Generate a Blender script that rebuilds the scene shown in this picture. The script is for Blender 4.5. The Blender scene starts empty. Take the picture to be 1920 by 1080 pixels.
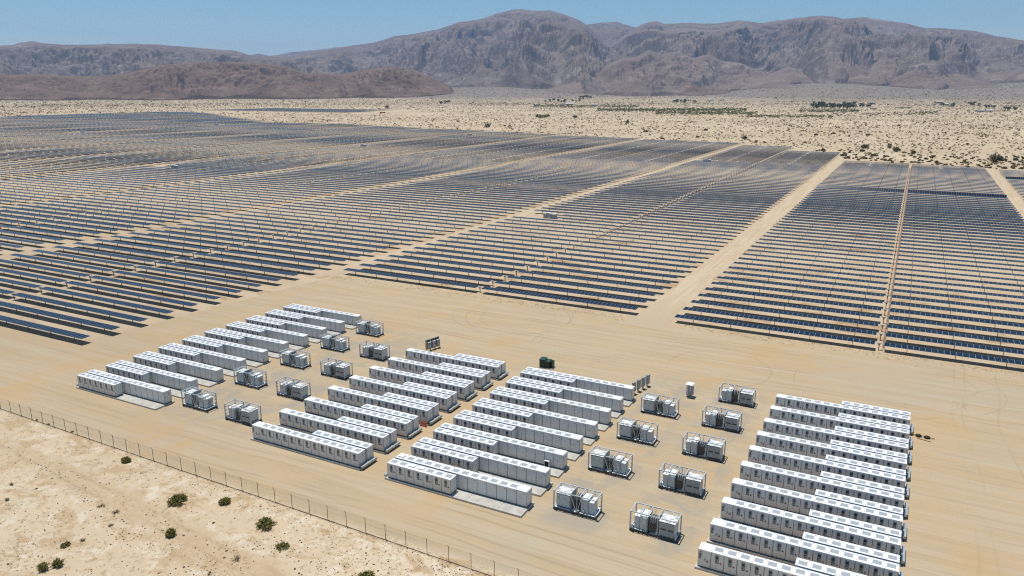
import bpy, bmesh, math, random
import numpy as np
from mathutils import Vector, Matrix, Quaternion
R = math.radians
scene = bpy.context.scene
COL = scene.collection
random.seed(7)

# ------------------------------------------------------------------ camera, sky, sun, exposure
YAW, PITCH, CAM_H = R(-27.657), R(14.699), 54.6
_cy, _sy, _cp, _sp = math.cos(YAW), math.sin(YAW), math.cos(PITCH), math.sin(PITCH)
CD = Vector((_sy * _cp, _cy * _cp, -_sp)); CR = Vector((_cy, -_sy, 0)); CU = CR.cross(CD)
FOC = 1424.98
cam = bpy.data.cameras.new('camera'); camo = bpy.data.objects.new('camera', cam); COL.objects.link(camo)
m = Matrix((CR, CU, -CD)).transposed().to_4x4(); m.translation = (0, 0, CAM_H); camo.matrix_world = m
cam.sensor_width = 36.0; cam.lens = FOC / 1920 * 36; cam.clip_start = 1; cam.clip_end = 90000
scene.camera = camo
SUN_DIR = Vector((-0.58, 0.28, 2.85)).normalized()
SUN_EL = math.asin(SUN_DIR.z); SUN_AZ = math.atan2(SUN_DIR.x, SUN_DIR.y)
world = bpy.data.worlds.new('World'); scene.world = world; world.use_nodes = True
wt = world.node_tree; bg = wt.nodes['Background']
sky = wt.nodes.new('ShaderNodeTexSky'); sky.sky_type = 'NISHITA'; sky.sun_disc = False
sky.sun_elevation = SUN_EL; sky.sun_rotation = SUN_AZ
sky.altitude = 800; sky.air_density = 1.0; sky.dust_density = 0.0; sky.ozone_density = 1.6
hs = wt.nodes.new('ShaderNodeHueSaturation'); hs.inputs['Hue'].default_value = .488; hs.inputs['Saturation'].default_value = 1.28
wt.links.new(sky.outputs[0], hs.inputs['Color']); wt.links.new(hs.outputs[0], bg.inputs[0]); bg.inputs[1].default_value = 0.098
sun = bpy.data.lights.new('sun', 'SUN'); suno = bpy.data.objects.new('sun', sun); COL.objects.link(suno)
sun.energy = 5.0; sun.angle = R(0.5); sun.color = (1.0, 0.95, 0.87)
suno.rotation_euler = (-SUN_DIR).to_track_quat('-Z', 'Y').to_euler(); suno.location = (0, 0, 300)
scene.view_settings.view_transform = 'Standard'; scene.view_settings.look = 'None'
scene.view_settings.exposure = -0.16; scene.view_settings.gamma = 1.0
HAZE_DENSITY = 3.6e-5
try:
    scene.cycles.use_denoising = False; scene.cycles.filter_width = 1.15
    scene.cycles.max_bounces = 6; scene.cycles.volume_bounces = 1; scene.cycles.transparent_max_bounces = 12
except Exception: pass

def ray(px, py):
    return CD * FOC + CR * (px - 960) - CU * (py - 540)
def unp(px, py, z=0.0):                       # photo pixel -> point on the plane z
    v = ray(px, py); t = (z - CAM_H) / v.z
    return Vector((v.x * t, v.y * t, z))

_T = np.geomspace(50, 16000, 3000)
def on_ground(px, py):                         # photo pixel -> where that sight line meets the terrain
    v = ray(px, py).normalized(); g = ground_z(v.x * _T, v.y * _T); k = np.nonzero(CAM_H + v.z * _T <= g)[0]
    k = k[0] if len(k) else len(_T) - 1
    return Vector((v.x * _T[k], v.y * _T[k], g[k]))

# ------------------------------------------------------------------ helpers
class MB:
    def __init__(s): s.v = []; s.f = []; s.m = []
    def face(s, pts, mat=0):
        b = len(s.v); s.v += [tuple(p) for p in pts]; s.f.append(tuple(range(b, b + len(pts)))); s.m.append(mat)
    def box(s, x0, y0, z0, x1, y1, z1, mat=0, top=None):
        b = len(s.v)
        s.v += [(x0,y0,z0),(x1,y0,z0),(x1,y1,z0),(x0,y1,z0),(x0,y0,z1),(x1,y0,z1),(x1,y1,z1),(x0,y1,z1)]
        for k, q in enumerate(((0,3,2,1),(4,5,6,7),(0,1,5,4),(1,2,6,5),(2,3,7,6),(3,0,4,7))):
            s.f.append(tuple(b + i for i in q)); s.m.append(top if (top is not None and k == 1) else mat)
    def bar(s, p, q, w, h=None, mat=0):
        h = h or w; p = Vector(p); q = Vector(q); d = (q - p).normalized()
        up = Vector((0,0,1)) if abs(d.z) < .95 else Vector((0,1,0))
        a = d.cross(up).normalized() * w / 2; c = a.cross(d).normalized() * h / 2
        b = len(s.v)
        for e in (p, q): s.v += [tuple(e - a - c), tuple(e + a - c), tuple(e + a + c), tuple(e - a + c)]
        for k in ((3,2,1,0),(4,5,6,7),(0,1,5,4),(1,2,6,5),(2,3,7,6),(3,0,4,7)):
            s.f.append(tuple(b + i for i in k)); s.m.append(mat)
    def tube(s, p, q, r, r2=None, n=8, mat=0):
        r2 = r if r2 is None else r2; p = Vector(p); q = Vector(q); d = (q - p).normalized()
        up = Vector((0,0,1)) if abs(d.z) < .95 else Vector((0,1,0))
        a = d.cross(up).normalized(); c = a.cross(d).normalized(); b = len(s.v)
        for e, rr in ((p, r), (q, r2)):
            for i in range(n):
                t = 2 * math.pi * i / n; s.v.append(tuple(e + (a * math.cos(t) + c * math.sin(t)) * rr))
        for i in range(n):
            j = (i + 1) % n; s.f.append((b + i, b + j, b + n + j, b + n + i)); s.m.append(mat)
        s.f.append(tuple(b + n - 1 - i for i in range(n))); s.m.append(mat)
        s.f.append(tuple(b + n + i for i in range(n))); s.m.append(mat)
    def path(s, pts, r, n=6, mat=0):
        for p, q in zip(pts[:-1], pts[1:]): s.tube(p, q, r, n=n, mat=mat)
    def hip(s, x0, y0, x1, y1, z0, z1, mat=0):
        c = ((x0 + x1) / 2, (y0 + y1) / 2, z1); k = [(x0,y0,z0),(x1,y0,z0),(x1,y1,z0),(x0,y1,z0)]
        for i in range(4): s.face([k[i], k[(i + 1) % 4], c], mat)
        s.face(k[::-1], mat)
    def mesh(s, name, mats):
        me = bpy.data.meshes.new(name); me.from_pydata(s.v, [], s.f)
        for mm in mats: me.materials.append(mm)
        me.polygons.foreach_set('material_index', s.m); me.update(); return me

def link(name, data, parent=None, loc=None, rz=0.0):
    o = bpy.data.objects.new(name, data); COL.objects.link(o)
    if parent is not None: o.parent = parent
    if loc is not None: o.location = loc
    if rz: o.rotation_euler = (0, 0, rz)
    return o
def tag(o, label, cat, group=None):
    o['label'] = label; o['category'] = cat
    if group: o['group'] = group
    return o
def empty(name, loc=(0,0,0), rz=0.0):
    o = bpy.data.objects.new(name, None); COL.objects.link(o); o.location = loc; o.rotation_euler = (0, 0, rz)
    o.empty_display_size = .5; return o
def copy_tree(o, parent=None):
    c = o.copy(); COL.objects.link(c); c.parent = parent
    for ch in list(o.children): copy_tree(ch, c)
    return c
def structure(o): o['kind'] = 'structure'; return o
def stuff(o): o['kind'] = 'stuff'; return o
def ordn(n):
    w = ['', 'first','second','third','fourth','fifth','sixth','seventh','eighth','ninth','tenth','eleventh','twelfth']
    if n < len(w): return w[n]
    suf = 'th' if 10 <= n % 100 <= 20 else {1:'st',2:'nd',3:'rd'}.get(n % 10, 'th')
    return str(n) + suf

# ------------------------------------------------------------------ materials
class NT:
    def __init__(s, name):
        s.mat = bpy.data.materials.new(name); s.mat.use_nodes = True; s.t = s.mat.node_tree
        s.b = s.t.nodes['Principled BSDF']
    def n(s, typ, **kw):
        nd = s.t.nodes.new(typ)
        for k, v in kw.items(): setattr(nd, k, v)
        return nd
    def l(s, a, b): s.t.links.new(a, b)
    def val(s, sock, v):
        if isinstance(v, (int, float, tuple, list)): sock.default_value = v
        else: s.l(v, sock)
    def math(s, op, a, b=None, c=None, clamp=False):
        nd = s.n('ShaderNodeMath', operation=op, use_clamp=clamp); s.val(nd.inputs[0], a)
        if b is not None: s.val(nd.inputs[1], b)
        if c is not None: s.val(nd.inputs[2], c)
        return nd.outputs[0]
    def mix(s, f, a, b):
        nd = s.n('ShaderNodeMix', data_type='RGBA'); s.val(nd.inputs['Factor'], f)
        for k, v in (('A', a), ('B', b)):
            sk = [i for i in nd.inputs if i.name == k and i.type == 'RGBA'][0]
            s.val(sk, v + (1,) if isinstance(v, tuple) and len(v) == 3 else v)
        return [o for o in nd.outputs if o.type == 'RGBA'][0]
    def mrange(s, v, a, b, c=0.0, d=1.0, smooth=True):
        nd = s.n('ShaderNodeMapRange', interpolation_type='SMOOTHSTEP' if smooth else 'LINEAR')
        s.val(nd.inputs[0], v)
        for i, q in enumerate((a, b, c, d)): nd.inputs[1 + i].default_value = q
        return nd.outputs[0]
    def pos(s, kind='Object'): return s.n('ShaderNodeTexCoord').outputs[kind]
    def scaled(s, vec, sc, rot=(0,0,0), loc=(0,0,0)):
        nd = s.n('ShaderNodeMapping'); s.l(vec, nd.inputs[0]); nd.inputs['Scale'].default_value = sc
        nd.inputs['Rotation'].default_value = rot; nd.inputs['Location'].default_value = loc; return nd.outputs[0]
    def noise(s, vec, scale, detail=4, rough=.55, dist=0.0):
        nd = s.n('ShaderNodeTexNoise'); s.l(vec, nd.inputs['Vector']); nd.inputs['Scale'].default_value = scale
        nd.inputs['Detail'].default_value = detail; nd.inputs['Roughness'].default_value = rough
        nd.inputs['Distortion'].default_value = dist; return nd.outputs[0]
    def voro(s, vec, scale, feature='F1', out='Distance', rand=1.0):
        nd = s.n('ShaderNodeTexVoronoi', feature=feature); s.l(vec, nd.inputs['Vector']); nd.inputs['Scale'].default_value = scale
        nd.inputs['Randomness'].default_value = rand; return nd.outputs[out]
    def bump(s, h, dist, strength=1.0):
        nd = s.n('ShaderNodeBump'); s.val(nd.inputs['Height'], h); nd.inputs['Distance'].default_value = dist
        nd.inputs['Strength'].default_value = strength; s.l(nd.outputs[0], s.b.inputs['Normal'])
    def done(s, col, rough=.6, metal=0.0, spec=.5):
        s.val(s.b.inputs['Base Color'], col + (1,) if isinstance(col, tuple) and len(col) == 3 else col)
        s.val(s.b.inputs['Roughness'], rough); s.b.inputs['Metallic'].default_value = metal
        s.b.inputs['Specular IOR Level'].default_value = spec; return s.mat

def plain(name, col, rough=.55, metal=0.0, var=.12, scale=3.0, spec=.4, dirt=0.0):
    n = NT(name); p = n.pos('Object'); k = n.noise(p, scale, 5, .6)
    f = n.mrange(k, .3, .7)
    c = n.mix(f, tuple(x * (1 - var) for x in col), tuple(min(1, x * (1 + var)) for x in col))
    if dirt:
        z = n.n('ShaderNodeSeparateXYZ'); n.l(p, z.inputs[0])
        d = n.math('MULTIPLY', n.mrange(z.outputs[2], 1.2, .25), n.mrange(k, .35, .65, .3, 1.0))
        c = n.mix(n.math('MULTIPLY', d, dirt), c, (.42, .31, .19))
    return n.done(c, rough, metal, spec)

M = {}
M['white'] = plain('white_paint', (.60, .605, .60), .45, var=.03, scale=1.3, dirt=.28)
def white_mat():
    n = NT('white_cabinet_paint'); p = n.pos('Object'); z = n.n('ShaderNodeSeparateXYZ'); n.l(p, z.inputs[0]); oi = n.n('ShaderNodeObjectInfo').outputs['Random']
    off = n.n('ShaderNodeVectorMath', operation='ADD'); n.l(p, off.inputs[0]); cb = n.n('ShaderNodeCombineXYZ'); n.l(n.math('MULTIPLY', oi, 57.0), cb.inputs[0]); n.l(cb.outputs[0], off.inputs[1]); q = off.outputs[0]
    c = n.mix(oi, (.64, .65, .65), (.70, .70, .69))
    st = n.noise(n.scaled(q, (9, 9, .55)), 1.0, 4, .6); c = n.mix(n.math('MULTIPLY', n.mrange(st, .5, .68), .32), c, (.47, .42, .35))
    d = n.math('MULTIPLY', n.mrange(z.outputs[2], 1.15, .3), n.mrange(n.noise(q, 1.6, 5, .65), .38, .66, .15, 1.0)); c = n.mix(n.math('MULTIPLY', d, .55), c, (.44, .34, .22))
    return n.done(c, .42, 0, .4)
M['white'] = white_mat()
M['roofwhite'] = plain('white_roof_paint', (.77, .77, .765), .5, var=.05, scale=2.0)
M['seam'] = plain('dark_gap_shade', (.09, .09, .085), .7)
M['plinth'] = plain('dark_plinth', (.06, .06, .06), .7)
M['bezel'] = plain('grey_blue_bezel', (.24, .29, .32), .4)
M['screen'] = plain('black_screen', (.012, .02, .028), .2, spec=.6)
M['labelred'] = plain('red_brown_label', (.30, .09, .05), .5, var=.3, scale=9)
M['labeldark'] = plain('dark_label', (.06, .06, .06), .5)
M['concrete'] = plain('pale_concrete', (.46, .44, .39), .85, var=.14, scale=.9, spec=.2)
M['galv'] = plain('galvanised_steel', (.46, .49, .49), .42, .35, var=.12, scale=5)
M['frame'] = plain('pale_grey_frame_paint', (.50, .54, .56), .45, var=.06)
M['deck'] = plain('white_deck', (.74, .75, .74), .5, var=.1)
M['greybox'] = plain('light_grey_enclosure', (.50, .56, .58), .42, var=.05, scale=1.0)
M['greymid'] = plain('mid_grey_enclosure', (.28, .315, .33), .45, var=.06)
M['greydark'] = plain('dark_grey_steel', (.05, .053, .053), .5)
M['black'] = plain('black_rubber', (.016, .016, .016), .8, spec=.2)
M['porcelain'] = plain('white_bushing', (.72, .72, .70), .35)
M['green'] = plain('green_utility_paint', (.028, .075, .05), .45, var=.15)
M['darkgreen'] = plain('dark_green_utility_paint', (.012, .03, .02), .5, var=.15)
M['steelpost'] = plain('weathered_steel_post', (.20, .165, .13), .6, .2, var=.2)
M['rust'] = plain('red_brown_conduit', (.25, .085, .05), .6, var=.2)
M['cable'] = plain('dark_cable', (.07, .045, .035), .7)
M['red'] = plain('faded_red_plastic', (.48, .09, .06), .5)
M['wood'] = plain('dry_wood', (.22, .14, .07), .8)
M['skin'] = plain('skin', (.42, .26, .18), .55); M['straw'] = plain('straw_hat', (.50, .32, .15), .8)
M['blueshirt'] = plain('blue_cloth', (.05, .13, .30), .8); M['navycloth'] = plain('dark_trousers', (.03, .035, .05), .8)
M['roofpale'] = plain('pale_house_roof', (.52, .52, .50), .6); M['roofblue'] = plain('grey_blue_house_roof', (.25, .30, .34), .5)
M['roofbrown'] = plain('dark_brown_house_roof', (.10, .075, .06), .7); M['stucco'] = plain('stucco_wall', (.52, .44, .34), .85)
M['window'] = plain('dark_window_glass', (.02, .025, .03), .15)
M['bark'] = plain('grey_bark', (.13, .10, .075), .9)

def vent_mat():
    n = NT('grey_roof_vent'); p = n.pos('Object'); w = n.n('ShaderNodeTexWave', bands_direction='Y'); n.l(p, w.inputs['Vector'])
    w.inputs['Scale'].default_value = 5.0
    k = n.noise(p, 2.0); c = n.mix(w.outputs[1], (.31, .34, .36), (.40, .43, .45)); c = n.mix(n.mrange(k, .3, .7, 0, .3), c, (.40, .40, .38))
    return n.done(c, .45)
M['vent'] = vent_mat()
def fin_mat():
    n = NT('dark_radiator_fins'); p = n.pos('Object'); w = n.n('ShaderNodeTexWave', bands_direction='X'); n.l(p, w.inputs['Vector'])
    w.inputs['Scale'].default_value = 6.0
    return n.done(n.mix(w.outputs[1], (.02, .022, .02), (.10, .105, .10)), .5)
M['fins'] = fin_mat()

def panel_mat():
    n = NT('solar_glass'); p = n.pos('UV'); s = n.n('ShaderNodeSeparateXYZ'); n.l(p, s.inputs[0])
    fx = n.math('FRACT', n.math('DIVIDE', s.outputs[0], 1.13))
    lx = n.math('LESS_THAN', fx, .045)
    v = s.outputs[1]
    ly = n.math('MAXIMUM', n.math('LESS_THAN', v, .028), n.math('GREATER_THAN', v, 1.972))
    fr = n.math('MAXIMUM', lx, ly)
    cx = n.math('LESS_THAN', n.math('FRACT', n.math('DIVIDE', s.outputs[0], .188)), .07)
    cyv = n.math('LESS_THAN', n.math('FRACT', n.math('DIVIDE', v, .166)), .06)
    cell = n.math('MAXIMUM', cx, cyv)
    mod = n.n('ShaderNodeTexWhiteNoise', noise_dimensions='2D'); cv = n.n('ShaderNodeCombineXYZ')
    n.l(n.math('FLOOR', n.math('DIVIDE', s.outputs[0], 1.13)), cv.inputs[0]); n.l(cv.outputs[0], mod.inputs['Vector'])
    g = n.n('ShaderNodeObjectInfo').outputs['Random']; n.l(n.math('MULTIPLY', g, 91.0), cv.inputs[1])
    c = n.mix(mod.outputs[0], (.005, .009, .021), (.008, .014, .032)); c = n.mix(n.math('MULTIPLY', cell, .5), c, (.045, .055, .085))
    c = n.mix(fr, c, (.33, .35, .37))
    return n.done(c, n.math('ADD', n.math('MULTIPLY', fr, .25), .2), 0, .18)
M['panel'] = panel_mat(); M['panelback'] = plain('panel_backsheet', (.30, .30, .29), .6); M['tube'] = plain('torque_tube', (.36, .36, .35), .5, .4)

def mesh_fence_mat():
    n = NT('chain_link'); p = n.pos('UV'); s = n.n('ShaderNodeSeparateXYZ'); n.l(p, s.inputs[0])
    a = n.math('FRACT', n.math('DIVIDE', n.math('ADD', s.outputs[0], s.outputs[1]), .085))
    b = n.math('FRACT', n.math('DIVIDE', n.math('SUBTRACT', s.outputs[0], s.outputs[1]), .085))
    w = n.math('MAXIMUM', n.math('LESS_THAN', a, .05), n.math('LESS_THAN', b, .05))
    n.l(w, n.b.inputs['Alpha'])
    return n.done((.30, .29, .27), .5, .3)
M['chain'] = mesh_fence_mat()

# ---- ground material: everything by place on the ground
def ground_mat(name='desert_ground', kind='ground'):
    n = NT(name); p = n.pos('Object'); s = n.n('ShaderNodeSeparateXYZ'); n.l(p, s.inputs[0]); X, Y = s.outputs[0], s.outputs[1]
    big = n.noise(p, .012, 4, .55); mid = n.noise(p, .085, 5, .6); fine = n.noise(p, .9, 6, .65); grain = n.noise(p, 6.0, 3, .7)
    dist = n.n('ShaderNodeVectorMath', operation='LENGTH'); n.l(p, dist.inputs[0]); D = dist.outputs['Value']
    wob = n.math('MULTIPLY', n.math('SUBTRACT', mid, .5), 3.0)
    Yw = n.math('ADD', Y, wob)
    # graded yard (also lanes): tan with streaks along the lanes
    sx = n.noise(n.scaled(p, (.02, .42, 1)), 1.0, 5, .62, .4); sx2 = n.noise(n.scaled(p, (.05, 1.7, 1), (0, 0, R(4))), 1.0, 4, .6, .3)
    tan = n.mix(n.mrange(mid, .32, .68), (.495, .366, .216), (.455, .350, .222))
    tan = n.mix(n.mrange(sx, .42, .62), tan, (.49, .39, .262))
    tan = n.mix(n.math('MULTIPLY', n.mrange(sx2, .52, .66), .35), tan, (.34, .265, .17))
    gp = n.mrange(n.noise(p, .045, 5, .6, .6), .56, .70)
    tan = n.mix(n.math('MULTIPLY', gp, .4), tan, (.43, .375, .29))
    tan = n.mix(n.math('MULTIPLY', n.mrange(n.noise(p, .06, 5, .6, .8), .53, .66), .7), tan, (.50, .345, .18))
    # grey gravel dragged about round the skids
    for xc in (-107.1, -95.9, -34.3, -23.4):
        k = n.math('MULTIPLY', n.mrange(n.math('ABSOLUTE', n.math('SUBTRACT', X, xc)), 6.5, 3.0), n.mrange(Y, 78, 82)); k = n.math('MULTIPLY', k, n.mrange(Y, 140, 134))
        k = n.math('MULTIPLY', k, n.mrange(n.noise(p, .16, 6, .7, .5), .42, .58)); tan = n.mix(n.math('MULTIPLY', k, .75), tan, (.34, .305, .25))
    # wheel tracks: paired ruts along the lanes and turning loops
    soft = n.n('ShaderNodeTexNoise'); n.l(p, soft.inputs['Vector']); soft.inputs['Scale'].default_value = .02; soft.inputs['Detail'].default_value = 2
    wv = n.math('MULTIPLY', n.math('SUBTRACT', soft.outputs[0], .5), 9.0); gate = n.noise(p, .035, 3)
    def mark(c, dist, half, amt, col=(.27, .205, .135), lo=.40, hi=.55):
        k = n.math('MULTIPLY', n.mrange(dist, half, half * .3), n.mrange(gate, lo, hi)); return n.mix(n.math('MULTIPLY', k, amt), c, col)
    for a_, b_ in ((70.6, .012), (72.3, .012), (75.3, -.008), (77.0, -.008), (142.5, .03), (144.2, .03), (150.0, .012), (151.7, .012), (157.5, -.03), (163, .05), (164.8, .05), (139, -.015)):
        d = n.math('ABSOLUTE', n.math('ADD', n.math('SUBTRACT', Y, a_), n.math('ADD', n.math('MULTIPLY', X, -b_), wv))); tan = mark(tan, d, .30, .30)
    for a_ in (12.0, 13.7, 19.0, 24.5, 26.2, 33.0):
        d = n.math('ABSOLUTE', n.math('ADD', n.math('SUBTRACT', X, a_), wv)); tan = mark(tan, d, .30, .20)
    for cx_, cy_, rr_ in ((-60, 148, 9.5), (-60, 148, 11.2), (2, 152, 8), (4, 153, 9.8), (8, 156, 12), (-2, 150, 14), (9, 158, 6.5), (-30, 147, 10), (-82, 160, 13), (-84, 161, 15), (24, 150, 11)):
        dd = n.n('ShaderNodeVectorMath', operation='DISTANCE'); cmb = n.n('ShaderNodeCombineXYZ'); n.l(X, cmb.inputs[0]); n.l(n.math('ADD', Y, wv), cmb.inputs[1]); n.l(cmb.outputs[0], dd.inputs[0]); dd.inputs[1].default_value = (cx_, cy_, 0)
        tan = mark(tan, n.math('ABSOLUTE', n.math('SUBTRACT', dd.outputs['Value'], rr_)), .26, .28, lo=.46, hi=.54)
    for cx_, cy_, rr_ in ((2, 153, 16), (20, 156, 11)):
        dd = n.n('ShaderNodeVectorMath', operation='DISTANCE'); n.l(p, dd.inputs[0]); dd.inputs[1].default_value = (cx_, cy_, 0)
        tan = n.mix(n.math('MULTIPLY', n.mrange(n.math('ADD', dd.outputs['Value'], n.math('MULTIPLY', wob, 2.5)), rr_, rr_ * .3), .35), tan, (.42, .37, .295))
    # wheel arcs
    for k, (cx, cy, sc) in enumerate(((-20, 158, 1.6), (-70, 168, 1.3), (20, 150, 1.9))):
        q = n.scaled(p, (1, 1.25, 1), (0, 0, 0), (-cx, -cy * 1.25, 0)); ln = n.n('ShaderNodeVectorMath', operation='LENGTH')
        add = n.n('ShaderNodeVectorMath', operation='ADD'); n.l(q, add.inputs[0])
        nv = n.n('ShaderNodeTexNoise'); n.l(p, nv.inputs['Vector']); nv.inputs['Scale'].default_value = .03
        sc2 = n.n('ShaderNodeVectorMath', operation='SCALE'); n.l(nv.outputs[1], sc2.inputs[0]); sc2.inputs['Scale'].default_value = 22
        n.l(sc2.outputs[0], add.inputs[1]); n.l(add.outputs[0], ln.inputs[0])
        fr = n.math('PINGPONG', ln.outputs['Value'], 3.1 * sc)
        li = n.math('MULTIPLY', n.mrange(fr, .0, .22, 1, 0), n.mrange(ln.outputs['Value'], 30, 16))
        li = n.math('MULTIPLY', li, n.mrange(n.noise(p, .07, 2), .48, .6))
        tan = n.mix(n.math('MULTIPLY', li, .22), tan, (.27, .20, .13))
    # open desert: pale sand, darker tan dry-grass mottle
    sand = n.mix(n.mrange(big, .35, .65), (.64, .53, .38), (.58, .455, .305))
    sand = n.mix(n.math('MULTIPLY', n.mrange(n.noise(n.scaled(p, (.16, .22, 1)), 1.0, 6, .7, .5), .50, .60), .8), sand, (.46, .325, .185))
    sand = n.mix(n.math('MULTIPLY', n.mrange(n.noise(p, .75, 6, .72, .3), .54, .64), .6), sand, (.37, .25, .125))
    sand = n.mix(n.math('MULTIPLY', n.mrange(n.noise(p, .3, 6, .7), .52, .62), .7), sand, (.69, .61, .49))
    # field soil: sand with rusty dry weeds
    weeds = n.noise(n.scaled(p, (.05, .11, 1)), 1.0, 7, .72, .6)
    soil = n.mix(n.mrange(mid, .35, .7), (.55, .435, .30), (.50, .375, .245))
    soil = n.mix(n.math('MULTIPLY', n.mrange(weeds, .53, .66), .8), soil, (.31, .18, .08))
    yard = n.mrange(Yw, 67.0, 68.6); field = n.mrange(n.math('ADD', Y, n.math('ADD', n.math('MULTIPLY', wob, 1.2), n.math('MULTIPLY', n.mrange(X, -161, -149), -74))), 93, 103)
    c = n.mix(yard, sand, tan); c = n.mix(field, c, soil)
    open_far = n.mrange(n.math('ADD', n.math('MULTIPLY', Y, 1.0), n.math('MULTIPLY', X, .32)), 640, 700)
    c = n.mix(open_far, c, n.mix(n.mrange(n.noise(p, .006, 6, .65), .35, .65, .25, .75), sand, (.46, .36, .24)))
    # two-rut track outside the fence
    t = n.math('ABSOLUTE', n.math('ADD', n.math('ADD', n.math('MULTIPLY', X, .10), n.math('MULTIPLY', Y, 1.0)), n.math('ADD', -48.6, n.math('MULTIPLY', wob, .8))))
    tr = n.math('MULTIPLY', n.math('MULTIPLY', n.mrange(t, 3.4, 1.0), n.mrange(fine, .3, .55, .4, 1)), n.mrange(Y, 64, 60))
    c = n.mix(n.math('MULTIPLY', tr, .75), c, (.50, .37, .225))
    rut = n.math('ABSOLUTE', n.math('SUBTRACT', t, 1.0)); c = n.mix(n.math('MULTIPLY', n.math('MULTIPLY', n.mrange(rut, .45, .1), n.mrange(Y, 64, 60)), n.mrange(mid, .4, .6, .05, .4)), c, (.36, .25, .14))
    # dark pebbles and specks
    dots = n.math('MULTIPLY', n.mrange(n.voro(p, 1.6), .20, .08), n.mrange(n.noise(p, .12, 3), .54, .62))
    c = n.mix(n.math('MULTIPLY', n.math('MULTIPLY', dots, .8), n.mrange(Y, 66, 63)), c, (.13, .10, .075))
    # scrub too far off to be built bush by bush
    sp = n.math('MULTIPLY', n.mrange(n.voro(p, .085), .44, .26), n.mrange(D, 2300, 3000))
    c = n.mix(n.math('MULTIPLY', sp, .85), c, (.095, .075, .045))
    dry = n.math('MAXIMUM', n.mrange(n.math('ADD', s.outputs[2], n.math('MULTIPLY', n.math('SUBTRACT', n.noise(p, .004, 5, .6), .5), 26.0)), -2, 17), n.mrange(n.math('ADD', D, n.math('MULTIPLY', n.math('SUBTRACT', big, .5), 1500.0)), 3300, 5600, 0, .72)); gfar = n.mix(n.mrange(n.noise(p, .035, 5, .7), .35, .65), (.17, .145, .115), (.25, .215, .175))
    c = n.mix(n.math('MULTIPLY', dry, .9), c, gfar)
    wash = n.math('MULTIPLY', n.mrange(n.noise(n.scaled(p, (.0035, .0016, 1)), 1.0, 6, .65, 1.2), .55, .66), n.mrange(D, 3500, 5000))
    c = n.mix(n.math('MULTIPLY', wash, .45), c, (.30, .28, .25))
    c = n.mix(n.mrange(grain, .25, .75, 0, .14), c, (.28, .2, .13))
    h = n.math('ADD', n.math('MULTIPLY', fine, .7), n.math('MULTIPLY', grain, .16))
    n.bump(h, .16, .55)
    return n.done(c, .95, 0, .1)
M['ground'] = ground_mat()
def road_mat():
    n = NT('dirt_road_surface'); p = n.pos('Object')
    a = n.noise(n.scaled(p, (.9, .03, 1)), 1.0, 5, .6, .3); b = n.noise(p, .3, 5, .6)
    c = n.mix(n.mrange(a, .4, .62), (.50, .385, .255), (.56, .45, .315)); c = n.mix(n.mrange(b, .5, .7, 0, .5), c, (.43, .33, .21))
    s = n.n('ShaderNodeSeparateXYZ'); n.l(p, s.inputs[0]); c = n.mix(n.mrange(n.math('ADD', s.outputs[1], n.math('MULTIPLY', b, 14.0)), 178, 205, 0, 1), (.465, .365, .25), c)
    n.bump(b, .08, .5); return n.done(c, .95, 0, .1)
M['road'] = road_mat()
def rock_mat(name, c1, c2, c3, sc):
    n = NT(name); p = n.pos('Object'); g = n.n('ShaderNodeNewGeometry')
    a = n.noise(p, .0022 * sc, 7, .62, .4); b = n.noise(p, .012 * sc, 6, .7, .6); d = n.noise(n.scaled(p, (1, 1, .25)), .03 * sc, 5, .75)
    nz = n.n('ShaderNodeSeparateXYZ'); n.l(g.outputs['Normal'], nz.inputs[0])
    c = n.mix(n.mrange(a, .35, .65), c1, c2)
    c = n.mix(n.math('MULTIPLY', n.mrange(n.noise(p, .0055 * sc, 6, .65, .8), .54, .66), .55), c, c3)
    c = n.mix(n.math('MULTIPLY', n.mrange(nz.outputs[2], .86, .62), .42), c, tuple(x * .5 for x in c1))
    c = n.mix(n.math('MULTIPLY', n.mrange(b, .50, .66), .35), c, tuple(x * .55 for x in c1))
    c = n.mix(n.math('MULTIPLY', n.mrange(n.noise(p, .05 * sc, 4, .7), .55, .68), .4), c, tuple(min(1, x * 1.25) for x in c3))
    n.bump(n.math('ADD', b, n.math('MULTIPLY', d, .3)), 30 / sc, .7)
    return n.done(c, .95, 0, .1)
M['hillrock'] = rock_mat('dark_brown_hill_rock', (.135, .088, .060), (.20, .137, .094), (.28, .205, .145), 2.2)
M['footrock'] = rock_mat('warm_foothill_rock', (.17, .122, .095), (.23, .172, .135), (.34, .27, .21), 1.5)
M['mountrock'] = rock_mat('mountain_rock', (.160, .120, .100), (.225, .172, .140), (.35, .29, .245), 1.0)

def leaf_mat(name, c1, c2):
    n = NT(name); p = n.pos('Object'); k = n.noise(p, 2.5, 3); return n.done(n.mix(n.mrange(k, .3, .7), c1, c2), .7, 0, .2)
M['leaf'] = leaf_mat('olive_leaf', (.135, .125, .034), (.21, .188, .055)); M['leafy'] = leaf_mat('yellow_green_leaf', (.22, .205, .05), (.30, .26, .075))
M['leafd'] = leaf_mat('dark_leaf', (.07, .076, .018), (.11, .11, .028)); M['twig'] = leaf_mat('grey_twig', (.13, .10, .065), (.20, .155, .10))
M['scrub'] = leaf_mat('scrub_olive', (.105, .088, .036), (.16, .13, .055)); M['scrubb'] = leaf_mat('scrub_brown', (.17, .115, .055), (.23, .155, .075))
M['treeleaf'] = leaf_mat('tree_leaf', (.06, .09, .032), (.10, .14, .05)); M['treeleafd'] = leaf_mat('tree_leaf_dark', (.035, .055, .022), (.055, .08, .032))
M['turf'] = leaf_mat('green_ground_plants', (.085, .13, .028), (.13, .17, .042)); M['straw_grass'] = leaf_mat('dry_straw', (.36, .235, .09), (.46, .32, .14))

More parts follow.
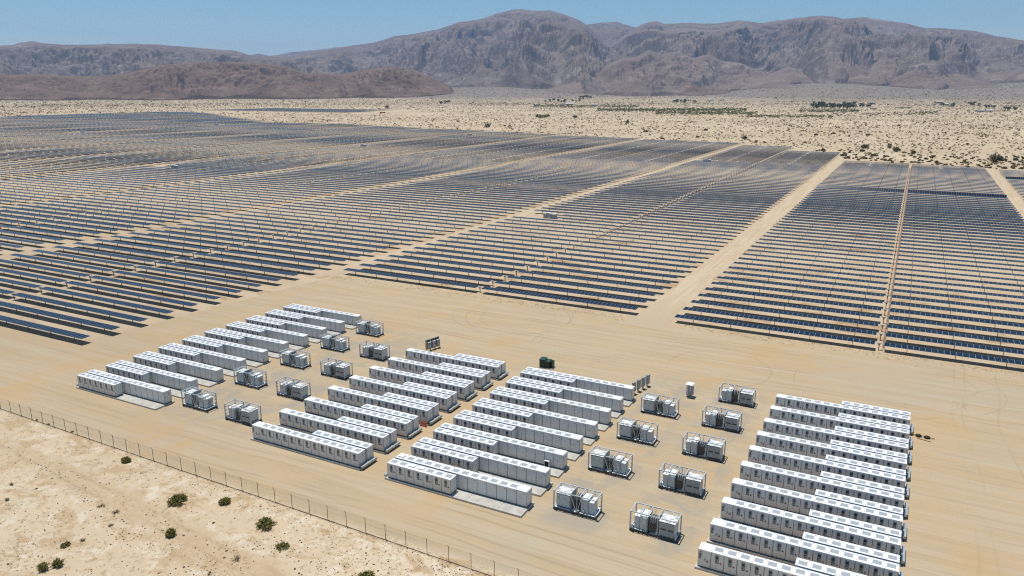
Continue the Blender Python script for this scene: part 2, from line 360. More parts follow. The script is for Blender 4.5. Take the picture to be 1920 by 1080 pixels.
# ------------------------------------------------------------------ numeric noise
_rng = np.random.RandomState(11); _perm = _rng.permutation(512); _perm = np.concatenate([_perm, _perm, _perm]); _ga = _rng.rand(512) * 2 * np.pi
def perlin(x, y):
    xi = np.floor(x).astype(int); yi = np.floor(y).astype(int); xf = x - xi; yf = y - yi; xi &= 511; yi &= 511
    def g(ix, iy, dx, dy):
        a = _ga[_perm[_perm[ix & 511] + (iy & 511)] & 511]; return np.cos(a) * dx + np.sin(a) * dy
    u = xf ** 3 * (xf * (xf * 6 - 15) + 10); v = yf ** 3 * (yf * (yf * 6 - 15) + 10)
    a = g(xi, yi, xf, yf); b = g(xi + 1, yi, xf - 1, yf); c = g(xi, yi + 1, xf, yf - 1); d = g(xi + 1, yi + 1, xf - 1, yf - 1)
    return (a + u * (b - a)) * (1 - v) + (c + u * (d - c)) * v
def fbm(x, y, o=5, g=.5):
    s = 0; a = 1
    for i in range(o): s = s + a * perlin(x * 2 ** i + i * 17.3, y * 2 ** i - i * 9.1); a *= g
    return s
def ridged(x, y, o=5, g=.5):
    s = 0; a = 1; t = 0
    for i in range(o): s = s + a * (1 - 2 * np.abs(perlin(x * 2 ** i + i * 31.7, y * 2 ** i + i * 12.9))); t += a; a *= g
    return s / t
def sstep(x, a, b):
    t = np.clip((x - a) / (b - a), 0, 1); return t * t * (3 - 2 * t)
def grid_mesh(name, P, mats):
    nu, nv = P.shape[:2]; me = bpy.data.meshes.new(name); me.vertices.add(nu * nv); me.vertices.foreach_set('co', P.reshape(-1).astype(np.float32))
    i = np.arange(nu - 1)[:, None] * nv + np.arange(nv - 1)[None]; q = np.stack([i, i + nv, i + nv + 1, i + 1], -1).reshape(-1)
    nf = (nu - 1) * (nv - 1); me.loops.add(nf * 4); me.loops.foreach_set('vertex_index', q.astype(np.int32))
    me.polygons.add(nf); me.polygons.foreach_set('loop_start', (np.arange(nf) * 4).astype(np.int32)); me.polygons.foreach_set('loop_total', np.full(nf, 4, np.int32))
    me.polygons.foreach_set('use_smooth', np.ones(nf, bool))
    for mm in mats: me.materials.append(mm)
    me.update(calc_edges=True); return me

# ------------------------------------------------------------------ ground, bajada, hills, mountains
def az_px(px): return YAW + math.atan2((px - 960), FOC * 1.034)     # bearing (clockwise from +Y) seen at a photo column near the horizon
def bajada(az, r):
    pxn = 960 + FOC * 1.034 * np.tan(np.clip(az - YAW, -1.2, 1.2))
    wr = np.interp(pxn, [-600, 560, 740, 860, 960, 1080, 1180, 1330, 1440, 1560, 1700, 1800, 1920, 2500], [0, 0, .12, .55, .6, .34, .10, .12, .70, .92, .62, .55, .8, .8])
    return wr * (125 * sstep(r, 2600, 7200) + 150 * sstep(r, 6000, 12000))
def ground_z(x, y):
    return bajada(np.arctan2(x, y), np.hypot(x, y))
s = np.sinh(np.linspace(-1, 1, 321) * 6.0) / math.sinh(6.0)
gx, gy = np.meshgrid(s * 16000 - 40, s * 16000 + 120, indexing='ij')
front = (gy > 0)
gz = np.where(front, ground_z(gx, np.maximum(gy, 1)), 0)
P = np.stack([gx, gy, gz], -1)
structure(link('ground', grid_mesh('ground', P, [M['ground']])))

def range_mesh(name, mat, pts, r0, wf, wb, rough, nfreq, base_drop=20, px_pad=0, nu=700, nv=90, rvar=.06, seed=0.0, sharp=1.25, spurs=()):
    """a ridge at distance r0 whose crest carries the given skyline; gullied slopes fall off over wf (towards the yard) and wb (behind)"""
    pts = sorted(pts); pxs = np.array([p[0] for p in pts], float); pys = np.array([p[1] for p in pts], float)
    px = np.linspace(pxs[0] - px_pad, pxs[-1] + px_pad, nu); az = YAW + np.arctan2(px - 960, FOC * 1.034)
    vec = CD[:]; tan_el = []
    py = np.interp(px, pxs, pys)
    py = py + 1.1 * fbm(px / 34 + seed, px * 0 + seed, 4, .6) * np.clip((170 - py) / 40, .2, 1)
    dx = (px - 960)[:, None]; dy = (py - 540)[:, None]
    v = np.array(CD)[None] * FOC + np.array(CR)[None] * dx - np.array(CU)[None] * dy
    az = np.arctan2(v[:, 0], v[:, 1]); tan_el = v[:, 2] / np.hypot(v[:, 0], v[:, 1])
    Rk = r0 * (1 + rvar * fbm(px / 260 + seed, px * 0 + 5.5 + seed, 3))
    Hk = Rk * tan_el + CAM_H
    t = np.concatenate([np.linspace(-1, 0, int(nv * .78)) , np.linspace(0, 1, nv - int(nv * .78) + 1)[1:]])
    T, A = np.meshgrid(t, az, indexing='xy'); RK = Rk[:, None]; wv_ = np.clip(1 + .7 * fbm(px / 170 + seed * 3, px * 0 + 2.2 + seed, 2, .35), .6, 1.3)[:, None]; W = np.where(T < 0, wf * wv_, wb); rr = RK + T * W
    gzv = bajada(A, rr); H = np.maximum(Hk[:, None] - gzv, 2)
    prof = (1 - np.abs(T)) ** sharp
    down = np.abs(T); u = A * r0; v2 = rr
    wx = fbm(u / 1900 + 3 + seed, v2 / 1900 + seed, 3) * 520 + fbm(u / 420 + 13 + seed, v2 / 420, 3) * 110; wy = fbm(u / 1500 + 31, v2 / 1500 + seed, 3) * 420
    def spur(wl, aniso, o): return ridged((u + wx * (.35 + down)) / wl + seed, (v2 + wy) / (wl * aniso) + seed * 1.7, o, .5)
    big = spur(nfreq * 3.2, 2.6, 2); med = spur(nfreq * 1.15, 1.9, 3); fin = spur(nfreq * .36, 1.3, 4)
    gul = .55 * big + .32 * med + .13 * fin
    lump = ridged(u / (nfreq * 2.2) + 5 + seed, v2 / (nfreq * 1.6) + 7, 4, .5)
    mask = np.clip(3.2 * down * (1 - down) ** .8, 0, 1); near_crest = np.clip(down / .12, 0, 1)
    h = H * (prof + rough * mask * (gul - .5) + .20 * mask * (lump - .5)) - H * .05 * near_crest * (1 - fin) * (1 - down)
    h = np.maximum(h, 0)
    crest = np.exp(-(T / .05) ** 2); h = h * (1 - crest) + crest * H * prof
    h = np.minimum(h, H * np.where(T < 0, 1 - np.abs(T) * 1.35 * W / r0 - .012, 1 - .3 * T)) * (1 - crest) + h * crest
    h = np.where(np.abs(T) > .985, -base_drop, h)
    edge = np.minimum(np.arange(nu), np.arange(nu)[::-1])[:, None] / 14.0; h = np.where(edge < 1, h * np.clip(edge, 0, 1) - base_drop * (1 - np.clip(edge, 0, 1)), h)
    Z = gzv + h
    P = np.stack([rr * np.sin(A), rr * np.cos(A), Z], -1)
    return structure(link(name, grid_mesh(name, P, [mat])))

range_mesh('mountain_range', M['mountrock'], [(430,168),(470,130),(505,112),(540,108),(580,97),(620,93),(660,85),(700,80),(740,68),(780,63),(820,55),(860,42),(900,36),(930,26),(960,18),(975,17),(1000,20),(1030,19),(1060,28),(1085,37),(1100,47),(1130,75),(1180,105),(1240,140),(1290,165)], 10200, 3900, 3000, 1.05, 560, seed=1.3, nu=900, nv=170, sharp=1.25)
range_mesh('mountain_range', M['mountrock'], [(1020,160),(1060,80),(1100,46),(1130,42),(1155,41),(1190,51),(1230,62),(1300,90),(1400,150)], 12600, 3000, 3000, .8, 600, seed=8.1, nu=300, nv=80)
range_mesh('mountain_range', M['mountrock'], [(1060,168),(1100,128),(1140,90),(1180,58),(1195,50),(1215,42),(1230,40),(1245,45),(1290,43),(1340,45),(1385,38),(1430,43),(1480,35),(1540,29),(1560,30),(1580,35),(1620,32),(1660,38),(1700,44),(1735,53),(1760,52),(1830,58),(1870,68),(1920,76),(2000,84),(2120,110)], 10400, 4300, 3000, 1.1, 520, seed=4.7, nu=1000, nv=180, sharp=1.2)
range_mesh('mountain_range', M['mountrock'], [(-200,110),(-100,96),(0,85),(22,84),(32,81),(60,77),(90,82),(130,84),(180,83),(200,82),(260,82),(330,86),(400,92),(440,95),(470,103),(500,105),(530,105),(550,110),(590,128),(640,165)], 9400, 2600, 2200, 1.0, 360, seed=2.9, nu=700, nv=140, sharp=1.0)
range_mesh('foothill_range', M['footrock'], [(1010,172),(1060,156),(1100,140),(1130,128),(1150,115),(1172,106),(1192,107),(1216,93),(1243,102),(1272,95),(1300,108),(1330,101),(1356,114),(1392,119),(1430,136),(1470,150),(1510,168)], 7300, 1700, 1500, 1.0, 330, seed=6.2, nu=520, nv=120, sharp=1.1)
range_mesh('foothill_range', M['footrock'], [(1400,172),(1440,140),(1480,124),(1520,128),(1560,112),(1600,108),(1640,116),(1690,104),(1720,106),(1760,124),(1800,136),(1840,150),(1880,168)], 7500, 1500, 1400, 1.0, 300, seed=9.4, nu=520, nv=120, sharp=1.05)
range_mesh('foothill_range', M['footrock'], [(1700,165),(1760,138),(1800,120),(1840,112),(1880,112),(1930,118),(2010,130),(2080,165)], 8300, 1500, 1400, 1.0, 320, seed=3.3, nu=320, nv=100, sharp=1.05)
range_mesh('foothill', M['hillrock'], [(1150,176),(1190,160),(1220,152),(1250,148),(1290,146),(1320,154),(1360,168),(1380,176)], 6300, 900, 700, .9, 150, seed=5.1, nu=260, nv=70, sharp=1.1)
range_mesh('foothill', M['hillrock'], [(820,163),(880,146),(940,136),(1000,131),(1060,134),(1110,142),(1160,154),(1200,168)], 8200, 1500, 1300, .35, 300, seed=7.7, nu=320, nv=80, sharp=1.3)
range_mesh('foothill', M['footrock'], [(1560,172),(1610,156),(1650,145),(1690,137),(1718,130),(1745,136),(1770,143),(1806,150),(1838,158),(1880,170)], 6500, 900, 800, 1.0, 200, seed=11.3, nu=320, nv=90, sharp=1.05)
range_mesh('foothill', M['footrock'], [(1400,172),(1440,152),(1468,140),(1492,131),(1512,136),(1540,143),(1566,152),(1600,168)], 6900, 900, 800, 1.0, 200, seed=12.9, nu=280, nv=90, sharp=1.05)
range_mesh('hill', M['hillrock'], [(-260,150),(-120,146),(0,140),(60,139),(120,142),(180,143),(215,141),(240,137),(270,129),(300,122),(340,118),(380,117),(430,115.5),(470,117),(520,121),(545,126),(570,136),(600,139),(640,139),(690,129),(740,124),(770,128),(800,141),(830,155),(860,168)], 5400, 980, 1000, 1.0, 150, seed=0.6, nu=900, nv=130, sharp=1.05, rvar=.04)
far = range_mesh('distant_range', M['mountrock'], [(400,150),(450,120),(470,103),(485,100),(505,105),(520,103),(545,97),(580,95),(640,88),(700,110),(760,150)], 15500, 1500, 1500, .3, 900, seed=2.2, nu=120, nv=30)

# dirt roads between the solar fields
def road_strip(pts, w, name='dirt_road', z=.02, seed=1, fan=0):
    rnd = random.Random(seed); mb = MB(); out = []; w_ = w
    for (x0, y0), (x1, y1) in zip(pts[:-1], pts[1:]):
        k = max(1, int(math.hypot(x1 - x0, y1 - y0) / 5))
        for i in range(k): out.append((x0 + (x1 - x0) * i / k, y0 + (y1 - y0) * i / k))
    out.append(pts[-1]); L = []
    for i, (x, y) in enumerate(out):
        w = w_ + fan * max(0, 1 - i / 4.0) ** 1.5
        a = out[min(i + 1, len(out) - 1)]; b = out[max(i - 1, 0)]; d = Vector((a[0] - b[0], a[1] - b[1])).normalized(); nrm = Vector((-d.y, d.x))
        L.append(((x + nrm.x * (w / 2 + rnd.uniform(-.5, .5)), y + nrm.y * (w / 2 + rnd.uniform(-.5, .5)), z), (x - nrm.x * (w / 2 + rnd.uniform(-.5, .5)), y - nrm.y * (w / 2 + rnd.uniform(-.5, .5)), z)))
    for a, b in zip(L[:-1], L[1:]): mb.face([a[0], a[1], b[1], b[0]])
    return structure(link(name, mb.mesh(name, [M['road']])))
road_strip([(-53.0, 166), (-52.2, 182), (-51.8, 640), (-50, 690)], 7.2, seed=3, fan=5)
road_strip([(-153.2, 172), (-153, 300), (-152.6, 790)], 4.6, seed=4)
road_strip([(47.6, 300), (47.6, 640)], 5.2, seed=5)

# ------------------------------------------------------------------ battery rows
CW, CDp, ZT = 1.536, 1.5, 2.6
def cabinet_mesh(aux=False):
    mb = MB(); w = CW / 2; y0, y1 = -CDp / 2, CDp / 2
    mb.box(-w + .018, y0 + .02, .30, w - .018, y1 - .02, .38, 2)
    mb.box(-w + .012, y0, .38, w - .012, y1, 2.50, 0)
    mb.box(-w, y0 - .045, 2.50, w, y1 + .045, ZT, 1)
    for sx in (-1, 1):                                               # dark strips standing in for the shaded gaps between cabinets
        for ya, yb in ((y0 - .004, y0 + .02), (y1 - .02, y1 + .004)):
            a, b = sorted((sx * w, sx * (w - .034))); mb.box(a, ya, .36, b, yb, 2.5, 3)
    for sx in (-.62, .62):
        for yy in (-.52, .55): mb.box(sx - .035, yy - .035, ZT, sx + .035, yy + .035, ZT + .05, 4)
    # back: small latch plate ; front: label and drain
    mb.box(-.52, y1, 2.14, -.38, y1 + .012, 2.32, 4)
    mb.box(-.05, y0 - .012, .62, .0, y0, .67, 5)
    if not aux:
        mb.box(.26, y0 - .012, 1.32, .54, y0, 1.40, 5); mb.box(.34, y0 - .012, 1.24, .46, y0, 1.32, 6); mb.box(.36, y0 - .012, 1.43, .46, y0, 1.50, 5)
    else:
        mb.box(-.05, y0 - .012, 1.22, .18, y0, 1.44, 4); mb.box(.24, y0 - .012, 1.04, .52, y0, 1.24, 5); mb.box(-.08, y0 - .012, 1.1, .16, y0, 1.16, 4)
        mb.box(.3, y0 - .012, 1.34, .62, y0, 1.38, 4); mb.box(-.55, y0 - .012, 2.18, -.3, y0, 2.30, 6)
        mb.box(-.12, y1, 1.5, .5, y1 + .008, 1.56, 7); mb.box(-.12, y1, 1.36, .5, y1 + .008, 1.40, 7); mb.box(-.12, y1, 1.62, .5, y1 + .008, 1.66, 7)
    return mb.mesh('cabinet', [M['white'], M['roofwhite'], M['plinth'], M['seam'], M['greymid'], M['labelred'], M['labeldark'], M['greybox']])
def control_panel_mesh(aux=False):
    mb = MB(); y0 = -CDp / 2; x0, x1, z0, z1 = (-.26, .17, 1.26, 2.32) if not aux else (-.64, -.36, 1.35, 2.08)
    mb.box(x0, y0 - .03, z0, x1, y0, z1, 0)
    xw = x1 - x0; zh = z1 - z0
    mb.box(x0 + .06, y0 - .042, z0 + zh * .55, x1 - .06, y0 - .03, z1 - zh * .12, 1)
    mb.tube((x0 + xw * .32, y0 - .06, z0 + zh * .32), (x0 + xw * .32, y0 - .03, z0 + zh * .32), xw * .17, n=8, mat=1)
    mb.box(x0 + .05, y0 - .038, z0 + .03, x1 - .05, y0 - .03, z0 + .10, 1)
    return mb.mesh('control_panel', [M['bezel'], M['screen']])
def vent_mesh(lid=False):
    mb = MB(); mb.box(-.50, -.33, ZT, .46, .45, ZT + .022, 0)
    if lid: mb.box(-.44, -.27, ZT + .05, .50, .42, ZT + .13, 1); mb.box(-.40, -.23, ZT + .022, .46, .38, ZT + .05, 2)
    return mb.mesh('roof_vent', [M['vent'], M['roofwhite'], M['greydark']])
def endplate_mesh():
    mb = MB(); mb.box(CW / 2 - .012, .1, 1.92, CW / 2 + .004, .24, 2.08, 0); return mb.mesh('end_hatch', [M['greydark']])
ME = dict(cab=cabinet_mesh(), aux=cabinet_mesh(True), cp=control_panel_mesh(), cpa=control_panel_mesh(True), vent=vent_mesh(), lid=vent_mesh(True), end=endplate_mesh())
rb = random.Random(21)
def battery_row(cx, cy, z, rz, n, aux_end, lids=0):
    """n cabinets side by side; local front (control panels) looks to -y; aux_end: -1 / +1 / 0 puts the blank-roofed cabinet at that end"""
    t = empty('battery_row', (cx, cy, z), rz)
    lid_at = set(rb.sample(range(n), lids)) if lids else ()
    for i in range(n):
        x = (i - (n - 1) / 2) * CW; isaux = (aux_end == -1 and i == 0) or (aux_end == 1 and i == n - 1)
        c = link('cabinet', ME['aux' if isaux else 'cab'], t, (x, 0, 0))
        link('control_panel', ME['cpa' if isaux else 'cp'], c)
        if not isaux: link('roof_vent', ME['lid' if i in lid_at else 'vent'], c)
        if i == n - 1 and aux_end != 0: link('end_hatch', ME['end'], c)
        if i == 0 and aux_end != 0: link('end_hatch', ME['end'], c, rz=math.pi)
    return t
def slab_mesh():
    mb = MB(); mb.box(-11.0, -2.02, -.1, 11.0, 2.02, .27, 0)
    for k in range(4): mb.box(-7.3 + k * 4.9, -2.024, .10, -7.26 + k * 4.9, 2.024, .272, 1)
    return mb.mesh('concrete_slab', [M['concrete'], M['steelpost']])
def duct_mesh():
    mb = MB(); mb.box(-.17, -1.75, .30, .17, 1.75, .62, 0); mb.box(-.2, -1.78, .62, .2, 1.78, .65, 0)
    for y in (-1.5, -.5, .5, 1.5): mb.box(-.05, y - .05, -.05, .05, y + .05, .30, 1); mb.box(.17, y - .03, .34, .2, y + .03, .62, 1)
    mb.box(-.75, -.2, .33, -.17, .2, .5, 1)
    return mb.mesh('cable_duct', [M['galv'], M['greydark']])
SLAB, DUCT = slab_mesh(), duct_mesh()
AY = [80.52,86.31,92.35,98.30,104.2,110.1,115.8,121.5,127.3,133.09]; AX = [-134.45,-134.45,-134.55,-134.6,-134.6,-134.55,-134.3,-134.0,-133.7,-133.5]
BY = [79.83,85.75,91.55,97.40,103.25,109.05,114.75,120.75]; BX = [-88.9,-88.85,-88.65,-88.5,-88.4,-88.3,-88.1,-88.05]
CY = [79.52,85.50,91.40,97.25,103.1,109.0,114.75,120.4]; CX = [-62.0,-62.0,-61.95,-61.85,-61.7,-61.6,-61.5,-61.4]
DY = [79.34,85.25,91.0,96.75,102.45,108.1,113.75,119.3,125.0,130.76]; DX = [-17.0,-17.0,-16.95,-16.9,-16.85,-16.78,-16.7,-16.6,-16.55,-16.5]
BLK = {'a': ('left-hand battery yard', 'in the battery block beside the left solar field'), }
blocks = [('A', AX, AY, 0, 'the leftmost block'), ('B', BX, BY, 1, 'the second block from left'),
          ('C', CX, CY, 0, 'the third block from left'), ('D', DX, DY, 1, 'the rightmost block')]
for nm, XS, YS, rot, where in blocks:
    for i, (x, y) in enumerate(zip(XS, YS)):
        k_ = .972 if nm == 'D' else 1.0; cx, cy = x + 10.75 * k_, y + .10 + 1.72
        rz = math.pi if rot else 0.0; sg = -1 if rot else 1
        pos = 'nearest the fence' if i == 0 else ('farthest from the fence' if i == len(YS) - 1 else ordn(i + 1) + ' from the fence')
        sl = link('concrete_slab', SLAB, None, (cx, cy, 0), rz); sl.scale.x = k_; tag(sl, f'concrete slab under two battery rows, {pos} in {where}', 'concrete slab', 'concrete slabs under the battery rows')
        # short row of seven: control panels look to local -y
        sx, sy = -10.75 + 3.5 * CW, -.97
        lids = {('C', 0): 2, ('A', 1): 0, ('A', 2): 1, ('C', 2): 1}.get((nm, i), 0)
        t = battery_row(cx + sg * sx * k_, cy + sg * sy, 0, rz, 7, 0, lids); t.scale.x = k_
        side = 'with dark control panels facing the fence' if not rot else 'standing behind a longer row'
        tag(t, f'short white battery row, {pos} in {where}', 'battery row', 'short white battery rows')
        sx, sy = 0.0, .97
        # long row: panels look to local +y, so it is turned round on its own axis; blank cabinet at local +x
        t = battery_row(cx + sg * sx, cy + sg * sy, 0, rz + math.pi, 14, -1, {('A', 0): 3, ('C', 0): 1, ('C', 7): 1, ('B', 6): 1}.get((nm, i), 0)); t.scale.x = k_
        tag(t, f'long white battery row, {pos} in {where}', 'battery row', 'long white battery rows')
        d = link('cable_duct', DUCT, None, (cx + sg * -11.22 * k_, cy, 0), 0 if rot else math.pi)
        tag(d, f'grey cable duct, {pos} in {where}', 'cable duct', 'grey cable ducts at the slab ends')

# ------------------------------------------------------------------ converter skids
def make_skid():
    t = empty('converter_skid')
    X0, X1, Y0, Y1, ZH = -3.03, 3.03, -1.22, 1.22, 2.82
    mb = MB()
    for y in (Y0 + .06, Y1 - .06): mb.bar((X0, y, .22), (X1, y, .22), .12, .24)
    for x in (X0 + .06, -1.5, 0, 1.5, X1 - .06): mb.bar((x, Y0 + .12, .20), (x, Y1 - .12, .20), .12, .18)
    for x in (X0 + .1, X1 - .1):
        for y in (Y0 + .1, Y1 - .1): mb.box(x - .1, y - .1, 0, x + .1, y + .1, .10)
    link('base_frame', mb.mesh('base_frame', [M['greydark']]), t)
    mb = MB()
    for a, b in ((-2.9, -2.05), (-1.95, -.7), (-.5, .4), (.7, 1.7), (1.8, 2.85)): mb.box(a, Y0 + .13, .34, b, Y1 - .13, .37)
    link('deck', mb.mesh('deck', [M['deck']]), t)
    mb = MB()
    for x in (X0 + .07, X1 - .07):
        for y in (Y0 + .07, Y1 - .07): mb.box(x - .07, y - .07, .34, x + .07, y + .07, ZH)
        mb.bar((x, Y0 + .14, ZH - .06), (x, Y1 - .14, ZH - .06), .11, .12)
        mb.bar((x, Y0 + .14, .42), (x, Y1 - .14, .42), .11, .12)
    for y in (Y0 + .07, Y1 - .07): mb.bar((X0 + .14, y, ZH - .06), (X1 - .14, y, ZH - .06), .10, .12)
    for x in (-.62, .72, 1.78): mb.bar((x, Y0 + .12, ZH - .055), (x, Y1 - .12, ZH - .055), .09, .10)
    D = [(X0 + .14, 0), (-1.82, Y1 - .12), (-.67, 0), (-1.82, Y0 + .12)]
    for a, b in zip(D, D[1:] + D[:1]): mb.bar((*a, ZH - .05), (*b, ZH - .05), .07, .06)
    yf = Y0 + .06
    for a, b in (((-.55, 2.7), (.28, .40)), ((.95, 2.7), (.42, .40)), ((1.10, 2.7), (1.95, .40)), ((.35, 2.7), (.35, .40)), ((1.02, 2.7), (1.02, .4))): mb.bar((a[0], yf, a[1]), (b[0], yf, b[1]), .065)
    yb = Y1 - .06
    for x in (-.58, .9, 2.0): mb.bar((x, yb, .4), (x, yb, 2.7), .075)
    for y in (Y0 + .28, Y1 - .28):                                    # perforated end plates
        for z in (.9, 1.5, 2.1): mb.box(X1 - .10, y - .12, z, X1 - .06, y + .12, z + .22)
    link('open_frame', mb.mesh('open_frame', [M['frame']]), t)
    # inverter enclosure
    mb = MB(); mb.box(-2.74, -.82, .50, -.80, 1.12, 2.24, 0); mb.box(-2.70, -.78, .37, -.84, 1.08, .50, 1); mb.box(-2.72, -.80, 2.24, -.82, 1.10, 2.36, 1)
    enc = link('inverter_enclosure', mb.mesh('inverter_enclosure', [M['greybox'], M['greydark']]), t)
    mb = MB(); mb.box(-2.82, -.90, 2.36, -.74, 1.18, 2.41, 0); mb.hip(-2.82, -.90, -.74, 1.18, 2.41, 2.58, 0)
    link('enclosure_roof', mb.mesh('enclosure_roof', [M['deck']]), enc)
    for k in (0, 1):
        mb = MB(); x0 = -2.70 + k * .94; mb.box(x0, -.85, .56, x0 + .88, -.82, 2.20, 0); mb.box(x0 + .25, -.865, 1.55, x0 + .40, -.85, 1.72, 1); mb.box(x0 + .55, -.865, 1.3, x0 + .60, -.85, 1.45, 1); mb.box(x0 + .2, -.865, 1.85, x0 + .5, -.85, 1.93, 1)
        link('door', mb.mesh('door', [M['greybox'], M['greymid']]), enc)
        mb = MB(); mb.box(x0, 1.12, .56, x0 + .88, 1.15, 2.14, 0); mb.box(x0 + .08, 1.15, 1.28, x0 + .80, 1.165, 1.48, 1); mb.box(x0 + .2, 1.15, .92, x0 + .5, 1.16, .96, 2); mb.box(x0 + .12, 1.15, 1.9, x0 + .18, 1.17, 1.98, 2)
        link('louvred_door', mb.mesh('louvred_door', [M['greymid'], M['greydark'], M['greybox']]), enc)
    mb = MB(); mb.box(-.66, Y0 + .14, .37, -.60, Y1 - .22, 2.68); link('partition_plate', mb.mesh('partition_plate', [M['greymid']]), t)
    # transformer
    mb = MB(); mb.box(.78, -.78, .44, 1.76, .86, 2.28, 0); mb.box(.74, -.82, 2.28, 1.80, .90, 2.36, 1)
    for z in (.9, 1.4, 1.9): mb.box(.75, -.81, z, 1.79, -.78, z + .06, 0)
    tr = link('transformer_tank', mb.mesh('transformer_tank', [M['greybox'], M['deck']]), t)
    mb = MB()
    for k in range(9): mb.box(-.12 + k * .09, -.75, .55, -.07 + k * .09, .32, 2.02)
    mb.tube((-.2, -.2, 2.06), (.78, -.2, 2.06), .06); mb.tube((-.2, -.2, .6), (.78, -.2, .6), .06)
    link('radiator', mb.mesh('radiator', [M['fins']]), tr)
    for k in range(3):
        mb = MB(); x = -.15 + k * .28
        for j in range(4): mb.tube((x, .62, 1.95 + j * .11), (x, .62, 2.04 + j * .11), .075, .05)
        mb.tube((x, .62, 1.8), (x, .62, 1.95), .05); mb.bar((x, .62, 2.38), (x, -.5, 2.30), .03)
        link('bushing', mb.mesh('bushing', [M['porcelain']]), tr)
    mb = MB(); mb.box(-.25, .45, .5, .62, .95, 1.82, 0); link('cable_box', mb.mesh('cable_box', [M['greydark']]), tr)
    mb = MB(); mb.box(.85, .86, 1.25, 1.35, 1.06, 2.2, 0); mb.box(.95, .86, .7, 1.1, .96, 1.25, 0); link('meter_box', mb.mesh('meter_box', [M['greybox']]), tr)
    mb = MB(); mb.tube((.45, -.9, .37), (.45, -.9, .62), .16, n=10); mb.tube((1.25, -.98, .37), (1.25, -.98, .8), .1, n=8); link('oil_valve', mb.mesh('oil_valve', [M['frame']]), tr)
    mb = MB(); mb.box(1.84, -.72, .44, 2.52, .80, 2.04, 0); mb.box(1.80, -.76, 2.04, 2.56, .84, 2.10, 1); mb.box(2.52, -.3, .8, 2.535, .4, 1.7, 2)
    link('switch_cabinet', mb.mesh('switch_cabinet', [M['greybox'], M['deck'], M['greymid']]), t)
    mb = MB(); mb.face([(2.62, .35, .37), (2.95, .35, .37), (2.95, 1.0, .8), (2.62, 1.0, .8)]); mb.box(2.62, .98, .37, 2.95, 1.02, .8)
    link('splash_guard', mb.mesh('splash_guard', [M['deck']]), t)
    return t
proto = make_skid(); first = True
SK = [(1, [(-110.2, 83.96), (-110.1, 95.8), (-109.9, 107.6), (-109.5, 119.3), (-109.2, 131.0)], 0, 'in the lane beside the left battery block'),
      (2, [(-99.0, 83.43), (-98.9, 95.4), (-98.7, 107.1), (-98.55, 118.95)], math.pi, 'at the blank cabinet ends of the battery block left of the middle aisle'),
      (3, [(-37.45, 83.35), (-37.45, 95.65), (-37.3, 107.5), (-37.1, 119.1)], 0, 'beside the battery block right of the middle aisle'),
      (4, [(-26.7, 83.2), (-26.62, 95.3), (-26.48, 107.0), (-26.33, 118.5), (-26.22, 130.1)], math.pi, 'beside the battery block at the far right')]
for k, L, rz, where in SK:
    for i, (x, y) in enumerate(L):
        o = proto if first else copy_tree(proto); first = False
        o.location = (x + 3.03, y + 1.22, 0); o.rotation_euler = (0, 0, rz)
        pos = 'nearest the fence' if i == 0 else ('farthest from the fence' if i == len(L) - 1 else ordn(i + 1) + ' from the fence')
        look = 'pale doors' if rz == 0 else 'dark louvred doors'
        tag(o, f'open-framed transformer skid with {look}, {pos} in the {"left" if k < 3 else "right"} lane', 'transformer skid', 'open-framed transformer skids between the battery blocks')

# ------------------------------------------------------------------ yard objects
def rack(name, x0, y0, x1, y1, n, H, label, wide):
    t = empty(name, (x0, y0, 0), math.atan2(y1 - y0, x1 - x0)); L = math.hypot(x1 - x0, y1 - y0)
    for i in range(n + 1 if wide else n):
        x = L * i / (n if wide else n - 1)
        mb = MB(); mb.bar((x, 0, 0), (x, 0, H + .05), .10); mb.bar((x, 0, .04), (x, -.55, .04), .08); link('post', mb.mesh('post', [M['greydark']]), t)
    for i in range(n):
        if wide:
            xa, xb = L * i / n + .1, L * (i + 1) / n - .1
            mb = MB(); mb.box(xa, -.12, .35, xb, -.05, H, 0); mb.box(xa - .03, -.2, H, xb + .03, .02, H + .05, 1); link('back_board', mb.mesh('back_board', [M['greydark'], M['galv']]), t)
            mb = MB(); mb.box(xa + .15, -.55, .45, xb - .05, -.12, H - .55, 0); mb.box(xa + .12, -.58, H - .55, xb - .02, -.10, H - .5, 1); mb.box(xa + .3, -.565, .9, xb - .3, -.55, 1.2, 2)
            link('electrical_cabinet', mb.mesh('electrical_cabinet', [M['greymid'], M['porcelain'], M['greybox']]), t)
        else:
            x = L * i / (n - 1)
            mb = MB(); mb.box(x - .48, -.36, .55, x + .48, -.05, H, 0); mb.box(x - .51, -.40, H, x + .51, -.03, H + .04, 1); mb.box(x - .2, -.375, .8, x - .1, -.36, 1.1, 1)
            link('electrical_cabinet', mb.mesh('electrical_cabinet', [M['greymid'], M['galv']]), t)
            mb = MB(); mb.tube((x - .15, -.2, 0), (x - .15, -.2, .55), .05); mb.tube((x + .1, -.2, 0), (x + .1, -.2, .55), .05); link('conduit', mb.mesh('conduit', [M['galv']]), t)
    tag(t, label, 'panel rack'); return t
rack('electrical_rack', -88.1, 128.3, -87.2, 132.0, 3, 2.5, 'dark rack of three electrical cabinets standing behind the block left of the aisle', True)
rack('electrical_rack', -41.0, 126.4, -39.9, 131.2, 4, 2.35, 'four narrow grey electrical cabinets on posts behind the right battery rows', False)
t = empty('control_kiosk', (-31.35, 129.95, 0), 0)
mb = MB(); mb.box(-.35, -.35, .35, .45, .45, 2.3, 0); mb.box(.0, -.36, 1.2, .3, -.35, 2.1, 1); link('cabinet', mb.mesh('kiosk_cabinet', [M['greymid'], M['greybox']]), t)
mb = MB(); mb.box(-.72, -.78, 2.42, .62, .85, 2.52, 0); link('roof', mb.mesh('kiosk_roof', [M['roofwhite']]), t)
